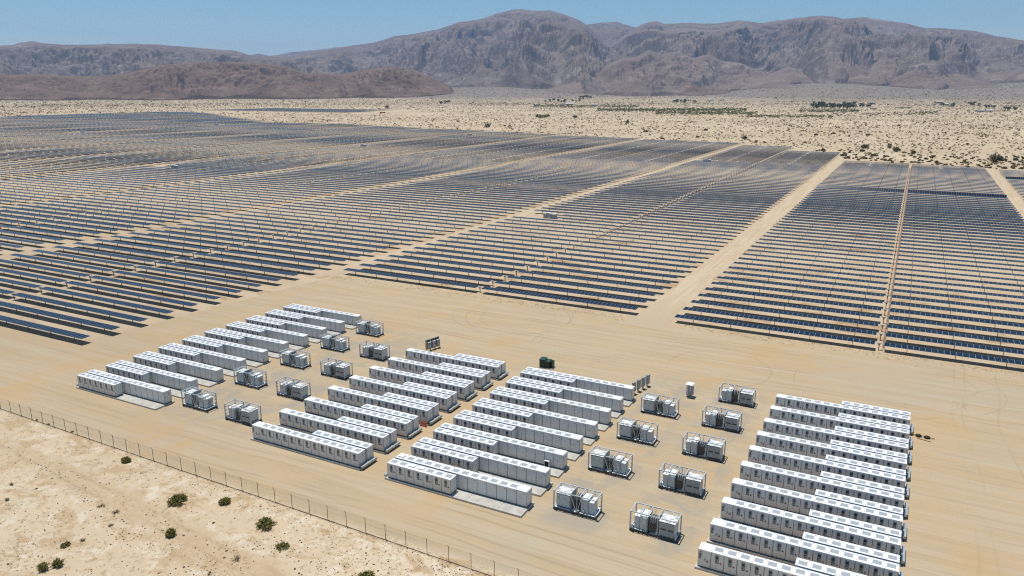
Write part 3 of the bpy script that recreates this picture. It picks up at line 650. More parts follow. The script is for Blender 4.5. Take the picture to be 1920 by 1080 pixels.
for sx in (-.55, .52):
    for sy in (-.4, .5):
        mb = MB(); mb.bar((sx, sy, 0), (sx, sy, 2.42), .07); link('post', mb.mesh('kiosk_post', [M['galv']]), t)
mb = MB()
for z in np.arange(.3, 2.3, .2): mb.bar((-.55, -.4, z), (-.55, .5, z), .04); mb.bar((-.55, -.4, z), (-.40, -.36, z + .1), .06)
mb.box(-.66, -.2, .6, -.58, .35, 1.0); mb.box(-.66, -.2, 1.5, -.58, .35, 1.9); link('side_rungs', mb.mesh('kiosk_rungs', [M['porcelain']]), t)
mb = MB(); mb.box(.45, -.25, .7, .62, .3, 1.9); link('side_box', mb.mesh('kiosk_side_box', [M['greymid']]), t)
tag(t, 'narrow control kiosk with flat white roof standing alone in the yard', 'kiosk')
t = empty('pad_transformer', (-61.0, 131.7, 0), R(6))
mb = MB(); mb.box(-1.5, -1.0, 0, 1.5, 1.0, .12); link('pad', mb.mesh('transformer_pad', [M['concrete']]), t)
mb = MB(); mb.box(-1.35, -.85, .12, -.25, .85, 1.72, 0); mb.box(-1.40, -.9, 1.72, -.20, .9, 1.80, 1); link('cable_cabinet', mb.mesh('cable_cabinet', [M['darkgreen'], M['green']]), t)
mb = MB(); mb.box(-.25, -.8, .12, .75, .8, 1.45, 0); mb.box(-.25, -.84, 1.45, .8, .84, 1.52, 1); link('tank', mb.mesh('green_tank', [M['darkgreen'], M['green']]), t)
mb = MB()
for k in range(7): mb.box(.78 + k * .09, -.7, .2, .82 + k * .09, .7, 1.42)
link('radiator', mb.mesh('green_radiator', [M['darkgreen']]), t)
tag(t, 'dark green pad-mounted transformer behind the battery rows', 'transformer')
# drag made of two tyres on a pole
t = empty('tyre_drag', (6.5, 130.9, 0), R(-4))
for x in (-.62, .62):
    mb = MB(); NT_ = 18; ring = []
    for i in range(NT_):
        a = 2 * math.pi * i / NT_; row = []
        for j in range(8):
            b = 2 * math.pi * j / 8; rr = .36 + .14 * math.cos(b); row.append((x + rr * math.cos(a) * .95, rr * math.sin(a), .15 + .14 * math.sin(b)))
        ring.append(row)
    for i in range(NT_):
        for j in range(8): mb.face([ring[i][j], ring[(i + 1) % NT_][j], ring[(i + 1) % NT_][(j + 1) % 8], ring[i][(j + 1) % 8]])
    link('tyre', mb.mesh('tyre', [M['black']]), t)
mb = MB(); mb.path([(-1.75, .25, .15), (-1.3, .08, .12), (-1.0, .02, .2), (1.0, -.02, .2), (1.3, -.05, .12), (1.7, -.02, .2)], .05); link('pole', mb.mesh('pole', [M['wood']]), t)
tag(t, 'two black tyres joined by a wooden pole lying on the dirt', 'tyre drag')
mb = MB(); mb.bar((0, 0, .06), (2.0, -.55, .05), .10, .07); o = link('plank', mb.mesh('plank', [M['wood']]), None, (5.7, 130.0, 0)); tag(o, 'loose weathered plank lying beside the two tyres', 'plank')
t = empty('plastic_barrier', (-67.45, 96.75, 0), 0)
mb = MB(); mb.box(-.7, -.06, .02, .7, .06, .14); mb.box(-.7, -.05, .62, .7, .05, .75)
for k in range(7): mb.box(-.68 + k * .215, -.045, .14, -.60 + k * .215, .045, .62)
link('grille', mb.mesh('barrier_grille', [M['red']]), t)
for sx in (-.55, .55):
    mb = MB(); mb.box(sx - .05, -.28, 0, sx + .05, .28, .05); link('foot', mb.mesh('barrier_foot', [M['red']]), t)
tag(t, 'small red slatted plastic barrier against a battery row', 'barrier')
# open inspection hood on the back of one long row (block right of the aisle, fourth row)
cx, cy = CX[2] + 10.75, CY[2] + 1.82
t = empty('ventilation_box', (-42.95, cy - .15 + .33, .27), 0)
mb = MB(); mb.box(-.40, -.46, .95, .40, -.02, 1.02); mb.box(-.40, -.46, 0, -.33, -.02, .95); mb.box(.33, -.46, 0, .40, -.02, .95); mb.box(-.33, -.46, .0, .33, -.02, .12)
link('casing', mb.mesh('vent_casing', [M['porcelain']]), t)
mb = MB(); mb.box(-.33, -.40, .12, .33, -.02, .95); link('dark_interior', mb.mesh('dark_interior', [M['black']]), t)  # solid black block fills the casing as its dark interior
tag(t, 'small white box with black mouth standing against a battery cabinet', 'ventilation box')

# worker between two rows
def person(loc, rz):
    def skin_obj(name, verts, edges, mat, parent, sub=2):
        me = bpy.data.meshes.new(name); me.from_pydata([v[:3] for v in verts], edges, []); me.materials.append(mat)
        o = link(name, me, parent); sk = o.modifiers.new('skin', 'SKIN'); sk.use_smooth_shade = True
        for i, v in enumerate(verts):
            d = me.skin_vertices[0].data[i]; d.radius = (v[3], v[4] if len(v) > 4 else v[3]); d.use_root = (i == 0)
        o.modifiers.new('sub', 'SUBSURF').levels = 1; o.modifiers['sub'].render_levels = sub; return o
    t = empty('person', loc, rz)
    V = [(0,0,.95,.15,.11),(0,0,1.15,.14,.10),(0,0,1.36,.17,.11),(0,.0,1.46,.07,.07),(0,-.01,1.54,.055,.055),(0,-.02,1.62,.075,.09),(0,-.02,1.70,.07,.085)]; E = [(0,1),(1,2),(2,3),(3,4),(4,5),(5,6)]
    for s_ in (-1, 1):
        b = len(V); V += [(s_*.19,0,1.41,.055),(s_*.25,.02,1.14,.042),(s_*.27,-.08,.90,.032),(s_*.275,-.11,.83,.03,.018)]
        E += [(2,b),(b,b+1),(b+1,b+2),(b+2,b+3)]
        for k, (dy, ln) in enumerate(((-.03,.075),(-.01,.085),(.01,.08),(.03,.065))):
            c = len(V); V += [(s_*.275,-.12+dy,.80,.009),(s_*.268,-.135+dy,.80-ln*.55,.009),(s_*.255,-.125+dy,.80-ln,.008)]; E += [(b+3,c),(c,c+1),(c+1,c+2)]
        c = len(V); V += [(s_*.255,-.155,.83,.010),(s_*.245,-.175,.79,.009)]; E += [(b+3,c),(c,c+1)]
        b = len(V); V += [(s_*.10,0,.86,.095),(s_*.11,-.01,.50,.062),(s_*.11,.02,.12,.042),(s_*.115,-.06,.045,.04),(s_*.12,-.16,.035,.032)]; E += [(0,b),(b,b+1),(b+1,b+2),(b+2,b+3),(b+3,b+4)]
    body = skin_obj('body', V, E, M['skin'], t)
    skin_obj('shirt', [(0,0,.98,.175,.13),(0,0,1.2,.165,.125),(0,0,1.37,.19,.13),(0,0,1.45,.09,.09),(-.2,0,1.41,.075),(-.25,.02,1.16,.06),(.2,0,1.41,.075),(.25,.02,1.16,.06)], [(0,1),(1,2),(2,3),(2,4),(4,5),(2,6),(6,7)], M['blueshirt'], t)
    skin_obj('trousers', [(0,0,.98,.16,.12),(-.10,0,.84,.11),(-.11,-.01,.5,.08),(-.11,.02,.14,.065),(.10,0,.84,.11),(.11,-.01,.5,.08),(.11,.02,.14,.065)], [(0,1),(1,2),(2,3),(0,4),(4,5),(5,6)], M['navycloth'], t)
    mb = MB(); mb.tube((0,-.02,1.69),(0,-.02,1.705),.27,.25,16); mb.tube((0,-.02,1.705),(0,-.02,1.82),.115,.09,14); link('sun_hat', mb.mesh('sun_hat', [M['straw']]), t)
    tag(t, 'person in wide straw sun hat and blue shirt between battery rows', 'person'); return t
person((-77.45, 97.0, 0), R(200))

# ------------------------------------------------------------------ fence
FY = 67.30; fx0, fx1 = -150.0, -6.0; nposts = 46; stp = (fx1 - fx0) / nposts
fence = empty('chain_link_fence', ((fx0 + fx1) / 2, FY, 0), math.atan(-.0137)); fcx = (fx0 + fx1) / 2
me = bpy.data.meshes.new('chain_link_mesh'); me.from_pydata([(fx0 - fcx, 0, .02), (fx1 - fcx, 0, .02), (fx1 - fcx, 0, 2.06), (fx0 - fcx, 0, 2.06)], [], [(0, 1, 2, 3)])
uv = me.uv_layers.new(name='UVMap'); L = fx1 - fx0
for i, c in enumerate(((0, 0), (L, 0), (L, 2.04), (0, 2.04))): uv.data[i].uv = c
me.materials.append(M['chain']); link('wire_mesh', me, fence)
mb = MB(); mb.tube((0, 0, -.1), (0, 0, 2.12), .04, n=6); mb.bar((0, 0, 2.1), (-.12, -.16, 2.3), .035); pm = mb.mesh('fence_post', [M['steelpost']])
for i in range(nposts + 1): link('fence_post', pm, fence, (fx0 + i * stp - fcx, .05, 0))
mb = MB(); mb.tube((fx0 - fcx, 0, 2.06), (fx1 - fcx, 0, 2.06), .012, n=4); link('top_wire', mb.mesh('top_wire', [M['steelpost']]), fence)
mb = MB(); rf = random.Random(5); xs = np.arange(fx0, fx1, 1.0)
for a in xs: mb.bar((a - fcx, 0, .05 + rf.uniform(-.03, .03)), (a + 1 - fcx, 0, .05 + rf.uniform(-.03, .03)), .05, .10)
link('bottom_rail', mb.mesh('bottom_rail', [M['steelpost']]), fence)
tag(fence, 'long chain-link fence on thin steel posts along the yard edge', 'fence')

# ------------------------------------------------------------------ solar fields
PZ, HW, PITCHY = 1.5, 1.17, 7.3
def table_mesh(length, tilt, name='panel_table'):
    me = bpy.data.meshes.new(name); c, s_ = math.cos(tilt), math.sin(tilt)
    def pt(x, v, dz): y = (v - 1.0) * HW; return (x, y * c + dz * s_ * -1, PZ - y * s_ + dz * c)
    V = []; F = []; UVs = []; MI = []
    V += [pt(0,0,0), pt(length,0,0), pt(length,2,0), pt(0,2,0), pt(0,0,-.05), pt(length,0,-.05), pt(length,2,-.05), pt(0,2,-.05)]
    F += [(0,1,2,3),(7,6,5,4),(0,4,5,1),(1,5,6,2),(2,6,7,3),(3,7,4,0)]; MI += [0,1,1,1,1,1]
    b = len(V); V += [(0,-.07,PZ-.2),(length,-.07,PZ-.2),(length,.07,PZ-.2),(0,.07,PZ-.2),(0,-.07,PZ-.06),(length,-.07,PZ-.06),(length,.07,PZ-.06),(0,.07,PZ-.06)]
    F += [tuple(b+i for i in q) for q in ((0,3,2,1),(4,5,6,7),(0,1,5,4),(1,2,6,5),(2,3,7,6),(3,0,4,7))]; MI += [2]*6
    me.from_pydata(V, [], F); me.materials.append(M['panel']); me.materials.append(M['panelback']); me.materials.append(M['tube'])
    me.polygons.foreach_set('material_index', MI); uvl = me.uv_layers.new(name='UVMap'); co = {0:(0,0),1:(length,0),2:(length,2),3:(0,2)}
    for i in range(4): uvl.data[i].uv = co[i]
    return me
mb = MB(); mb.box(-.06, -.08, -.1, .06, .08, PZ - .2); POST = mb.mesh('post', [M['steelpost']])
mb = MB(); mb.box(-.09, -.09, -.1, .09, .09, PZ - .05, 1); mb.box(-.45, -.22, PZ - .05, .45, .22, PZ + .12, 0); mb.box(-.2, -.3, PZ - .35, .2, -.09, PZ - .05, 1); DRIVE = mb.mesh('drive_motor', [M['galv'], M['steelpost']])
POLY = [(47, 300), (160, 300), (160, 600), (47, 622), (44, 624), (-50, 645), (-57, 700), (-152, 795), (-343, 830), (-527, 884), (-811, 960), (-929, 935), (-1150, 1063), (-1386, 1221), (-1570, 1300), (-1611, 1189), (-1600, 993), (-1580, 860), (-1500, 500), (-800, 60), (47, 60)]
def inside(x, y):
    r = False; n = len(POLY); j = n - 1
    for i in range(n):
        xi, yi = POLY[i]; xj, yj = POLY[j]
        if (yi > y) != (yj > y) and x < (xj - xi) * (y - yi) / (yj - yi) + xi: r = not r
        j = i
    return r
def proj(x, y, z=0):
    v = Vector((x, y, z - CAM_H)); w = v.dot(CD)
    if w < 1: return (-9999, 0)
    return (960 + FOC * v.dot(CR) / w, 540 - FOC * v.dot(CU) / w)
FIELDS = [  # motor x, left length, right length, first row y, name
    (98.0, 46.0, 46.0, 383.0, 'the field at the right edge'),
    (-2.0, 43.8, 45.0, 174.4, 'the field right of the wide dirt road'),
    (-102.2, 46.4, 44.4, 176.0, 'the field between the two dirt roads'),
    (-209.8, 50.6, 51.6, 97.6, 'the field left of the narrow dirt road'),
]
xm = -209.8
for k in range(13): xm -= 112.4; FIELDS.append((xm, 50.6, 51.0, 99.0 - 3 * (k % 2), {0: 'the second field left of the narrow road', 1: 'the third field left of the narrow road'}.get(k, f'the {ordn(k + 2)} field left of the narrow road')))
STATIONS = [(-137.5, 296.8), (-141.0, 591.2), (-462.9, 367.9), (-476.8, 596.8), (-478.5, 802.3), (-946.7, 621.4), (-957.6, 846.4), (-1465.5, 1063.6)]
rs = random.Random(3); rows = []
for fi, (xm, Ll, Lr, y0, where) in enumerate(FIELDS):
    k = 0; y = y0
    while y < 1320:
        k += 1; ex = []
        for s_, Lh in ((-1, Ll), (1, Lr)):
            xc = xm + s_ * (Lh / 2 + .9); ok = inside(xc, y)
            if ok:
                pxs = [proj(xm + s_ * .9, y)[0], proj(xm + s_ * (Lh + .9), y)[0], proj(xc, y)[0]]
                ok = max(pxs) > -140 and min(pxs) < 2060
            gap = 0.0
            for sx_, sy_ in STATIONS:
                if abs(y - sy_ - 1.0) < 5.2 and xm - Ll - 1 < sx_ < xm + Lr and s_ == (-1 if sx_ < xm else 1): gap = 17.0
            ex.append((ok, gap))
        if ex[0][0] or ex[1][0]: rows.append((math.hypot(xm, y), fi, k, xm, y, ex))
        y += PITCHY + rs.uniform(-.06, .06)
rows.sort(key=lambda r: r[0] if r[1] > 0 else r[0] - 60)
TM = {}
def tab(length, tilt):
    key = (round(length, 2), round(tilt, 3))
    if key not in TM: TM[key] = table_mesh(length, tilt)
    return TM[key]
def merged(parts):
    """parts: list of (mesh, x, y): one mesh with uvs"""
    v = []; f = []; mi = []; uvs = []; names = []
    for me, x, y in parts:
        b = len(v); nv = len(me.vertices); co = np.empty(nv * 3, np.float32); me.vertices.foreach_get('co', co); co = co.reshape(-1, 3) + np.array([x, y, 0], np.float32)
        v.append(co) if False else v.extend(map(tuple, co))
        for p in me.polygons:
            f.append(tuple(b + i for i in p.vertices)); mi.append(me.materials[p.material_index])
            if me.uv_layers: uvs += [tuple(me.uv_layers[0].data[i].uv) for i in p.loop_indices]
            else: uvs += [(.5, 1.0)] * len(p.vertices)
    mats = []; idx = []
    for q in mi:
        if q not in mats: mats.append(q)
        idx.append(mats.index(q))
    me = bpy.data.meshes.new('solar_row'); me.from_pydata(v, [], f)
    for q in mats: me.materials.append(q)
    me.polygons.foreach_set('material_index', idx); uvl = me.uv_layers.new(name='UVMap'); uvl.data.foreach_set('uv', np.array(uvs, np.float32).reshape(-1)); return me
rest = []; FAR_CACHE = {}
tilt_of = {}
for idx, (dst, fi, k, xm, y, ex) in enumerate(rows):
    _, Ll, Lr, y0, where = FIELDS[fi]
    nb = float(perlin(np.array([y / 55.0 + fi * 7.7]), np.array([fi * 3.3]))[0])
    tilt = R(-1.8 + rs.uniform(-1.2, 1.2)) if dst < 330 else R(round(max(-9, min(1, -3.0 + 5.5 * nb + rs.uniform(-1, 1)))))
    special = None
    if fi == 1 and abs(y - 457) < 3.6: tilt = R(-38); special = 'steep dark'
    if fi == 0 and abs(y - 560) < 3.6: tilt = R(-40); special = 'steep dark'
    pieces = []
    for (ok, gap), s_, Lh in zip(ex, (-1, 1), (Ll, Lr)):
        if not ok: continue
        if s_ < 0: pieces.append((Lh - gap, xm - .9 - Lh + gap))
        else: pieces.append((Lh - gap, xm + .9))
    if idx < 300:
        lab = f'{special + " " if special else ""}solar panel row, {ordn(k)} back in {where}'
        if dst < 330:
            t = empty('solar_row', (xm, y, 0))
            for Lh, xs_ in pieces:
                link('panel_table', tab(Lh, tilt), t, (xs_ - xm, 0, 0))
                n_ = max(2, int(round(Lh / 8.3))); 
                for q in range(n_): link('post', POST, t, (xs_ - xm + (q + .5) * Lh / n_, 0, 0))
            link('drive_motor', DRIVE, t)
        else:
            key = (tuple((round(a, 2), round(b - xm, 2)) for a, b in pieces), round(tilt, 3))
            if key not in FAR_CACHE:
                pp = []
                for Lh, xs_ in pieces:
                    pp.append((tab(Lh, tilt), xs_ - xm, 0)); n_ = max(2, int(round(Lh / 8.3)))
                    pp += [(POST, xs_ - xm + (q + .5) * Lh / n_, 0) for q in range(n_)]
                pp.append((DRIVE, 0, 0)); FAR_CACHE[key] = merged(pp)
            t = link('solar_row', FAR_CACHE[key], None, (xm, y, 0))
        tag(t, lab, 'solar row', 'rows of solar panels')
    else:
        for Lh, xs_ in pieces:
            rest.append((tab(Lh, tilt), xs_, y)); n_ = max(2, int(round(Lh / 8.3)))
            rest += [(POST, xs_ + (q + .5) * Lh / n_, y) for q in range(n_)]
print('solar rows', len(rows), 'rest pieces', len(rest))
def fast_merge(name, parts):
    cache = {}; V = []; F4 = []; MI = []; U = []; mats = [M['panel'], M['panelback'], M['tube'], M['steelpost']]; off = 0
    for me, x, y in parts:
        if me.name not in cache:
            nv = len(me.vertices); co = np.empty(nv * 3, np.float32); me.vertices.foreach_get('co', co)
            lv = np.empty(len(me.loops), np.int32); me.loops.foreach_get('vertex_index', lv); mi = np.empty(len(me.polygons), np.int32); me.polygons.foreach_get('material_index', mi)
            mp = np.array([mats.index(q) for q in me.materials], np.int32)
            if me.uv_layers: uu = np.empty(len(me.loops) * 2, np.float32); me.uv_layers[0].data.foreach_get('uv', uu)
            else: uu = np.full(len(me.loops) * 2, .5, np.float32)
            cache[me.name] = (co.reshape(-1, 3), lv, mp[mi], uu)
        co, lv, mi, uu = cache[me.name]; V.append(co + np.array([x, y, 0], np.float32)); F4.append(lv + off); MI.append(mi); U.append(uu); off += len(co)
    V = np.concatenate(V); L_ = np.concatenate(F4); MI = np.concatenate(MI); U = np.concatenate(U); nf = len(L_) // 4
    me = bpy.data.meshes.new(name); me.vertices.add(len(V)); me.vertices.foreach_set('co', V.reshape(-1)); me.loops.add(len(L_)); me.loops.foreach_set('vertex_index', L_)
    me.polygons.add(nf); me.polygons.foreach_set('loop_start', np.arange(nf, dtype=np.int32) * 4); me.polygons.foreach_set('loop_total', np.full(nf, 4, np.int32))
    for q in mats: me.materials.append(q)
    me.polygons.foreach_set('material_index', MI); me.update(calc_edges=True); uvl = me.uv_layers.new(name='UVMap'); uvl.data.foreach_set('uv', U); return me
if rest:
    o = stuff(link('far_solar_rows', fast_merge('far_solar_rows', rest))); tag(o, 'far rows of solar panels merging into one grey field at the left', 'solar field')
# the separate small field far behind
pr = []
for k in range(30):
    y = 1415 + k * 8.0
    for xs_ in np.arange(-1640 + k * .5, -1190 - k * 2, 52):
        if y < 1415 + (xs_ + 1640) * -.0 + 240: pr.append((tab(49.0, R(-2)), float(xs_), y))
o = stuff(link('distant_solar_rows', fast_merge('distant_solar_rows', pr))); tag(o, 'thin strip of solar panels far beyond the main field', 'solar field')

# conduit lines along the motors, sagging cables
def conduit_line(x, ya, yb, label):
    mb = MB()
    for dx in (0, .28):
        mb.bar((x + dx, ya, .75), (x + dx, yb, .75), .075, .08)
    y = ya + 1
    while y < yb: mb.bar((x - .1, y, .70), (x + .42, y, .70), .07); mb.bar((x + .16, y, -.05), (x + .16, y, .7), .07); y += PITCHY / 2
    o = link('conduit_line', mb.mesh('conduit_line', [M['rust']])); tag(o, label, 'conduit', 'red-brown conduit lines through the solar fields')
conduit_line(-1.35, 174, 622, 'red-brown conduit on short stands through the right solar field')
conduit_line(-101.4, 262, 690, 'red-brown conduit on short stands through the middle solar field')
def sag(x0, x1, y, label):
    mb = MB(); n_ = max(2, int((x1 - x0) / 7)); pts = []
    for i in range(n_):
        for j in range(6):
            u = j / 6; pts.append((x0 + (x1 - x0) * (i + u) / n_, y - .2, 1.25 - .55 * 4 * u * (1 - u)))
    mb.path(pts, .045, 4); o = link('cable_run', mb.mesh('cable_run', [M['cable']])); tag(o, label, 'cable', 'sagging cable runs under solar rows')
sag(-45, -4, 174.4 + 15 * PITCHY - 1.2, 'sagging brown cable under a left half row in the right solar field')
sag(-100, -60, 176 + 15 * PITCHY - 1.2, 'sagging brown cable in the middle solar field near the grey inverter station')
sag(-206, -160, 97.6 + 10 * PITCHY - 1.2, 'sagging dark cable under a row of the left solar field')
sag(-260, -214, 97.6 + 9 * PITCHY - 1.2, 'sagging dark cable behind the motor line of the left solar field')

# inverter stations in the fields
def station():
    t = empty('inverter_station')
    mb = MB(); mb.box(-3.2, -1.4, 0, 3.2, 1.4, .12); link('pad', mb.mesh('station_pad', [M['concrete']]), t)
    for k, (x0, x1, y0, y1, z1) in enumerate(((-2.9, -1.75, -.9, .8, 2.1), (-1.5, -.25, -.7, .9, 2.35), (-.1, .75, -1.0, .7, 2.2))):
        mb = MB(); mb.box(x0, y0, .2, x1, y1, z1, 0); mb.box(x0 - .05, y0 - .05, z1, x1 + .05, y1 + .05, z1 + .07, 1); mb.box(x0 + .15, y0 - .015, .6, x1 - .15, y0, z1 - .3, 2)
        link('inverter_cabinet', mb.mesh('inverter_cabinet', [M['greybox'], M['deck'], M['greymid']]), t)
    mb = MB(); mb.box(1.0, -1.05, .25, 2.85, 1.0, 2.05, 0); mb.hip(.95, -1.1, 2.9, 1.05, 2.06, 2.3, 1); link('transformer', mb.mesh('station_transformer', [M['greymid'], M['deck']]), t)
    mb = MB()
    for k in range(5): mb.box(.78 + k * .045, -.6, .4, .80 + k * .045, .5, 1.8)
    link('radiator', mb.mesh('station_radiator', [M['fins']]), t)
    return t
SLAB_ = ['grey inverter station of cabinets beside the narrow dirt road', 'small grey inverter station far up the field between the dirt roads', 'grey inverter station among the rows of the far left field',
         'tiny grey inverter station behind the far left field station', 'tiny grey inverter station at the back edge of the solar field', 'tiny grey inverter station at the far left of the solar field',
         'tiny grey inverter station in the grey distance of the left field', 'tiny grey inverter station at the back left corner of the solar field']
st = station()
for i, (x, y) in enumerate(STATIONS):
    o = st if i == 0 else copy_tree(st); o.location = (x, y + 1.4, 0); tag(o, SLAB_[i], 'inverter station', 'inverter stations in the solar fields')
t = empty('weather_mast', (-130.4, 299.2, 0))
mb = MB(); mb.tube((0, 0, 0), (0, 0, 3.6), .07, .05); mb.box(-.4, -.4, 0, .4, .4, .12); link('pole', mb.mesh('mast_pole', [M['greydark']]), t)
mb = MB(); mb.box(-.3, -.25, 1.3, .3, .25, 2.0); link('logger_box', mb.mesh('logger_box', [M['greymid']]), t)
mb = MB(); mb.bar((-.5, 0, 3.4), (.5, 0, 3.4), .05); mb.tube((0, 0, 3.6), (0, 0, 3.85), .13, .13); link('sensors', mb.mesh('mast_sensors', [M['porcelain']]), t)
tag(t, 'thin weather mast with a grey box beside the inverter station', 'weather mast')
# trailers by the far field
t = empty('freight_trailer', (-1074, 1424, 0), R(28))
mb = MB(); mb.box(-8.5, -1.3, 1.1, 4.5, 1.3, 3.7); link('body', mb.mesh('trailer_body', [M['red']]), t)
for x in (-7.2, -5.9, 3.2):
    mb = MB(); mb.tube((x, -1.3, .5), (x, 1.3, .5), .5, n=12); link('wheel', mb.mesh('wheel', [M['black']]), t)
tag(t, 'long red freight trailer parked on sand far beyond the field', 'trailer')
t = empty('tractor_truck', (-1064.6, 1429, 0), R(28))
mb = MB(); mb.box(-1.5, -1.2, .8, 3.4, 1.2, 2.0); mb.box(.4, -1.2, 2.0, 2.6, 1.2, 3.4); link('cab', mb.mesh('truck_cab', [M['deck']]), t)
mb = MB(); mb.box(2.6, -1.0, 2.2, 2.63, 1.0, 3.1); link('windscreen', mb.mesh('windscreen', [M['window']]), t)
for x in (-.8, 2.6):
    mb = MB(); mb.tube((x, -1.2, .5), (x, 1.2, .5), .5, n=12); link('wheel', mb.mesh('wheel', [M['black']]), t)
tag(t, 'white truck cab parked at the end of the red trailer', 'truck')

# ------------------------------------------------------------------ bushes, scrub, stones, grass
def bush_mesh(w, d, h, nstem, nleaf, ls, seed, mats, wmix, name='foliage', droop=.35):
    r = random.Random(seed); mb = MB()
    for i in range(nstem):
        a = r.uniform(0, 2 * math.pi); k = r.random() ** .4; bx, by = math.cos(a) * w * .16 * k, math.sin(a) * d * .16 * k
        tx, ty = math.cos(a) * w * .5 * k * r.uniform(.7, 1.12), math.sin(a) * d * .5 * k * r.uniform(.7, 1.12); tz = h * (1 - .55 * k * k) * r.uniform(.65, 1.08)
        p0 = Vector((bx, by, 0)); p2 = Vector((tx, ty, tz)); p1 = (p0 + p2) / 2 + Vector((-tx * .12, -ty * .12, tz * .08))
        mb.tube(p0, p1, .022, .016, 4, len(mats) - 1); mb.tube(p1, p2, .016, .006, 4, len(mats) - 1)
        for j in range(nleaf):
            u = r.uniform(.32, 1.0) ** .8; q = (p0 * (1 - u) ** 2 + p1 * 2 * u * (1 - u) + p2 * u * u) + Vector((r.gauss(0, ls * .9), r.gauss(0, ls * .9), r.gauss(0, ls * .8)))
            if q.z < .03: q.z = .03
            e1 = Vector((r.gauss(0, 1), r.gauss(0, 1), r.gauss(0, .8))).normalized(); e2 = e1.cross(Vector((r.gauss(0, 1), r.gauss(0, 1), r.gauss(0, 1)))).normalized()
            sz = ls * r.uniform(.5, 1.1); mi = r.choices(range(len(mats) - 1), wmix)[0]
            mb.face([q - e1 * sz, q + e2 * sz * .55, q + e1 * sz, q - e2 * sz * .55], mi)
    return mb.mesh(name, mats)
GM = [M['leaf'], M['leafd'], M['leafy'], M['twig']]; TW = [M['scrubb'], M['twig'], M['leafy'], M['twig']]
FB = [ # px, py(base), width px, height px, kind, label
    (324, 947, 42, 29, 'g', 'large spreading olive-green bush left of the fence'), (417, 946, 22, 17, 'g', 'small dark green spiky bush close to the fence'),
    (491, 991, 40, 28, 'g', 'round dense green bush standing nearest the fence'), (213, 964, 16, 13, 't', 'small grey-green twiggy bush beside the sandy track'),
    (317, 1007, 18, 20, 'g', 'upright narrow green bush in the sandy track'), (233, 868, 15, 15, 'g', 'small green bush just outside the fence at left'),
    (118, 1026, 18, 12, 'y', 'low yellow-green bush on pale sand'), (75, 1072, 24, 24, 'y', 'scraggly yellow-green bush at the bottom left corner'),
    (103, 1065, 23, 23, 'y', 'bushy olive shrub right beside the scraggly corner bush'), (438, 1053, 22, 20, 't', 'grey leafless shrub on pale gravel'),
    (523, 1030, 29, 17, 'y', 'low open yellow-green shrub with loose twigs'), (682, 1092, 36, 26, 'g', 'bush cut by the bottom edge of the picture'),
    (90, 797, 5, 4, 'g', 'tiny green tuft at the foot of the fence, inner one'), (67, 789, 5, 4, 'g', 'tiny green tuft at the foot of the fence, outer one'), (134, 811, 6, 5, 'g', 'tiny dark tuft by a fence post'),
    (10, 940, 11, 10, 't', 'grey dead shrub at the left picture edge'), (20, 910, 9, 8, 't', 'small brown dead shrub above the grey one at the left edge'), (152, 1015, 14, 7, 't', 'flat dead grey twigs on the sand'),
    (186, 952, 20, 8, 't', 'flat brown dead brush patch left of the twiggy bush'), (205, 988, 14, 6, 't', 'thin dead brush on the sand above the low bush')]
for i, (px, py, w, h, kd, lab) in enumerate(FB):
    p = unp(px, py); sc = (p - Vector((0, 0, CAM_H))).dot(CD) / FOC; W = w * sc * 1.08; H = max(.25, (h * sc - W * .38) / .88)
    t = empty('desert_bush', (p.x, p.y + W * .25, 0), random.Random(i).uniform(0, 6))
    if kd == 'g': me = bush_mesh(W, W * .9, H, 70 if w > 14 else 14, 46 if w > 14 else 10, .105 if w > 14 else .07, i, GM, (5, 1.6, 3.2))
    elif kd == 'y': me = bush_mesh(W, W * .9, H, 46, 30, .085, i, GM, (4, 2, 4))
    else: me = bush_mesh(W, W * .9, H, 26, 6, .055, i, TW, (5, 2, 1.2))
    link('foliage', me, t); tag(t, lab, 'bush')
    mbs = MB(); mbs.tube((0, 0, -.05), (0, 0, .12), .05, .03, 6); link('stem', mbs.mesh('stem', [M['twig']]), t)
# pebbles and dark stones on the foreground sand
def rock_into(mb, r, x, y, s_):
    n_ = 6; b = []; zt = s_ * r.uniform(.4, .8)
    for i in range(n_): a = 2 * math.pi * i / n_; q = s_ * r.uniform(.7, 1.2); b.append((x + math.cos(a) * q, y + math.sin(a) * q, -.02))
    tp = [(x + (p[0] - x) * .55, y + (p[1] - y) * .55, zt) for p in b]
    for i in range(n_): j = (i + 1) % n_; mb.face([b[i], b[j], tp[j], tp[i]])
    mb.face(tp)
r = random.Random(9); mb = MB(); n_ = 0
while n_ < 900:
    px, py = r.uniform(-60, 900), r.uniform(820, 1150); p = unp(px, py)
    if p.y > 66.5: continue
    dn = perlin(np.array([p.x * .11]), np.array([p.y * .16]))[0]
    if r.random() > .12 + 1.8 * max(0, dn): continue
    rock_into(mb, r, p.x, p.y, r.uniform(.05, .13) * (1.6 if r.random() < .06 else 1)); n_ += 1
o = stuff(link('pebbles', mb.mesh('pebbles', [plain('dark_stone', (.13, .105, .085), .9, var=.4)]))); tag(o, 'scattered dark stones on the pale foreground sand', 'stones')
def tuft_into(mb, r, x, y, s_, nb=7):
    for i in range(nb):
        a = r.uniform(0, 6.3); d = Vector((math.cos(a), math.sin(a), 0)); q = Vector((x + r.gauss(0, s_ * .5), y + r.gauss(0, s_ * .5), -.01)); tq = q + d * s_ * r.uniform(.3, .8) + Vector((0, 0, s_ * r.uniform(.25, .7))); sd = Vector((-d.y, d.x, 0)) * s_ * .10
        mb.face([q - sd, q + sd, tq])
mb = MB(); n_ = 0
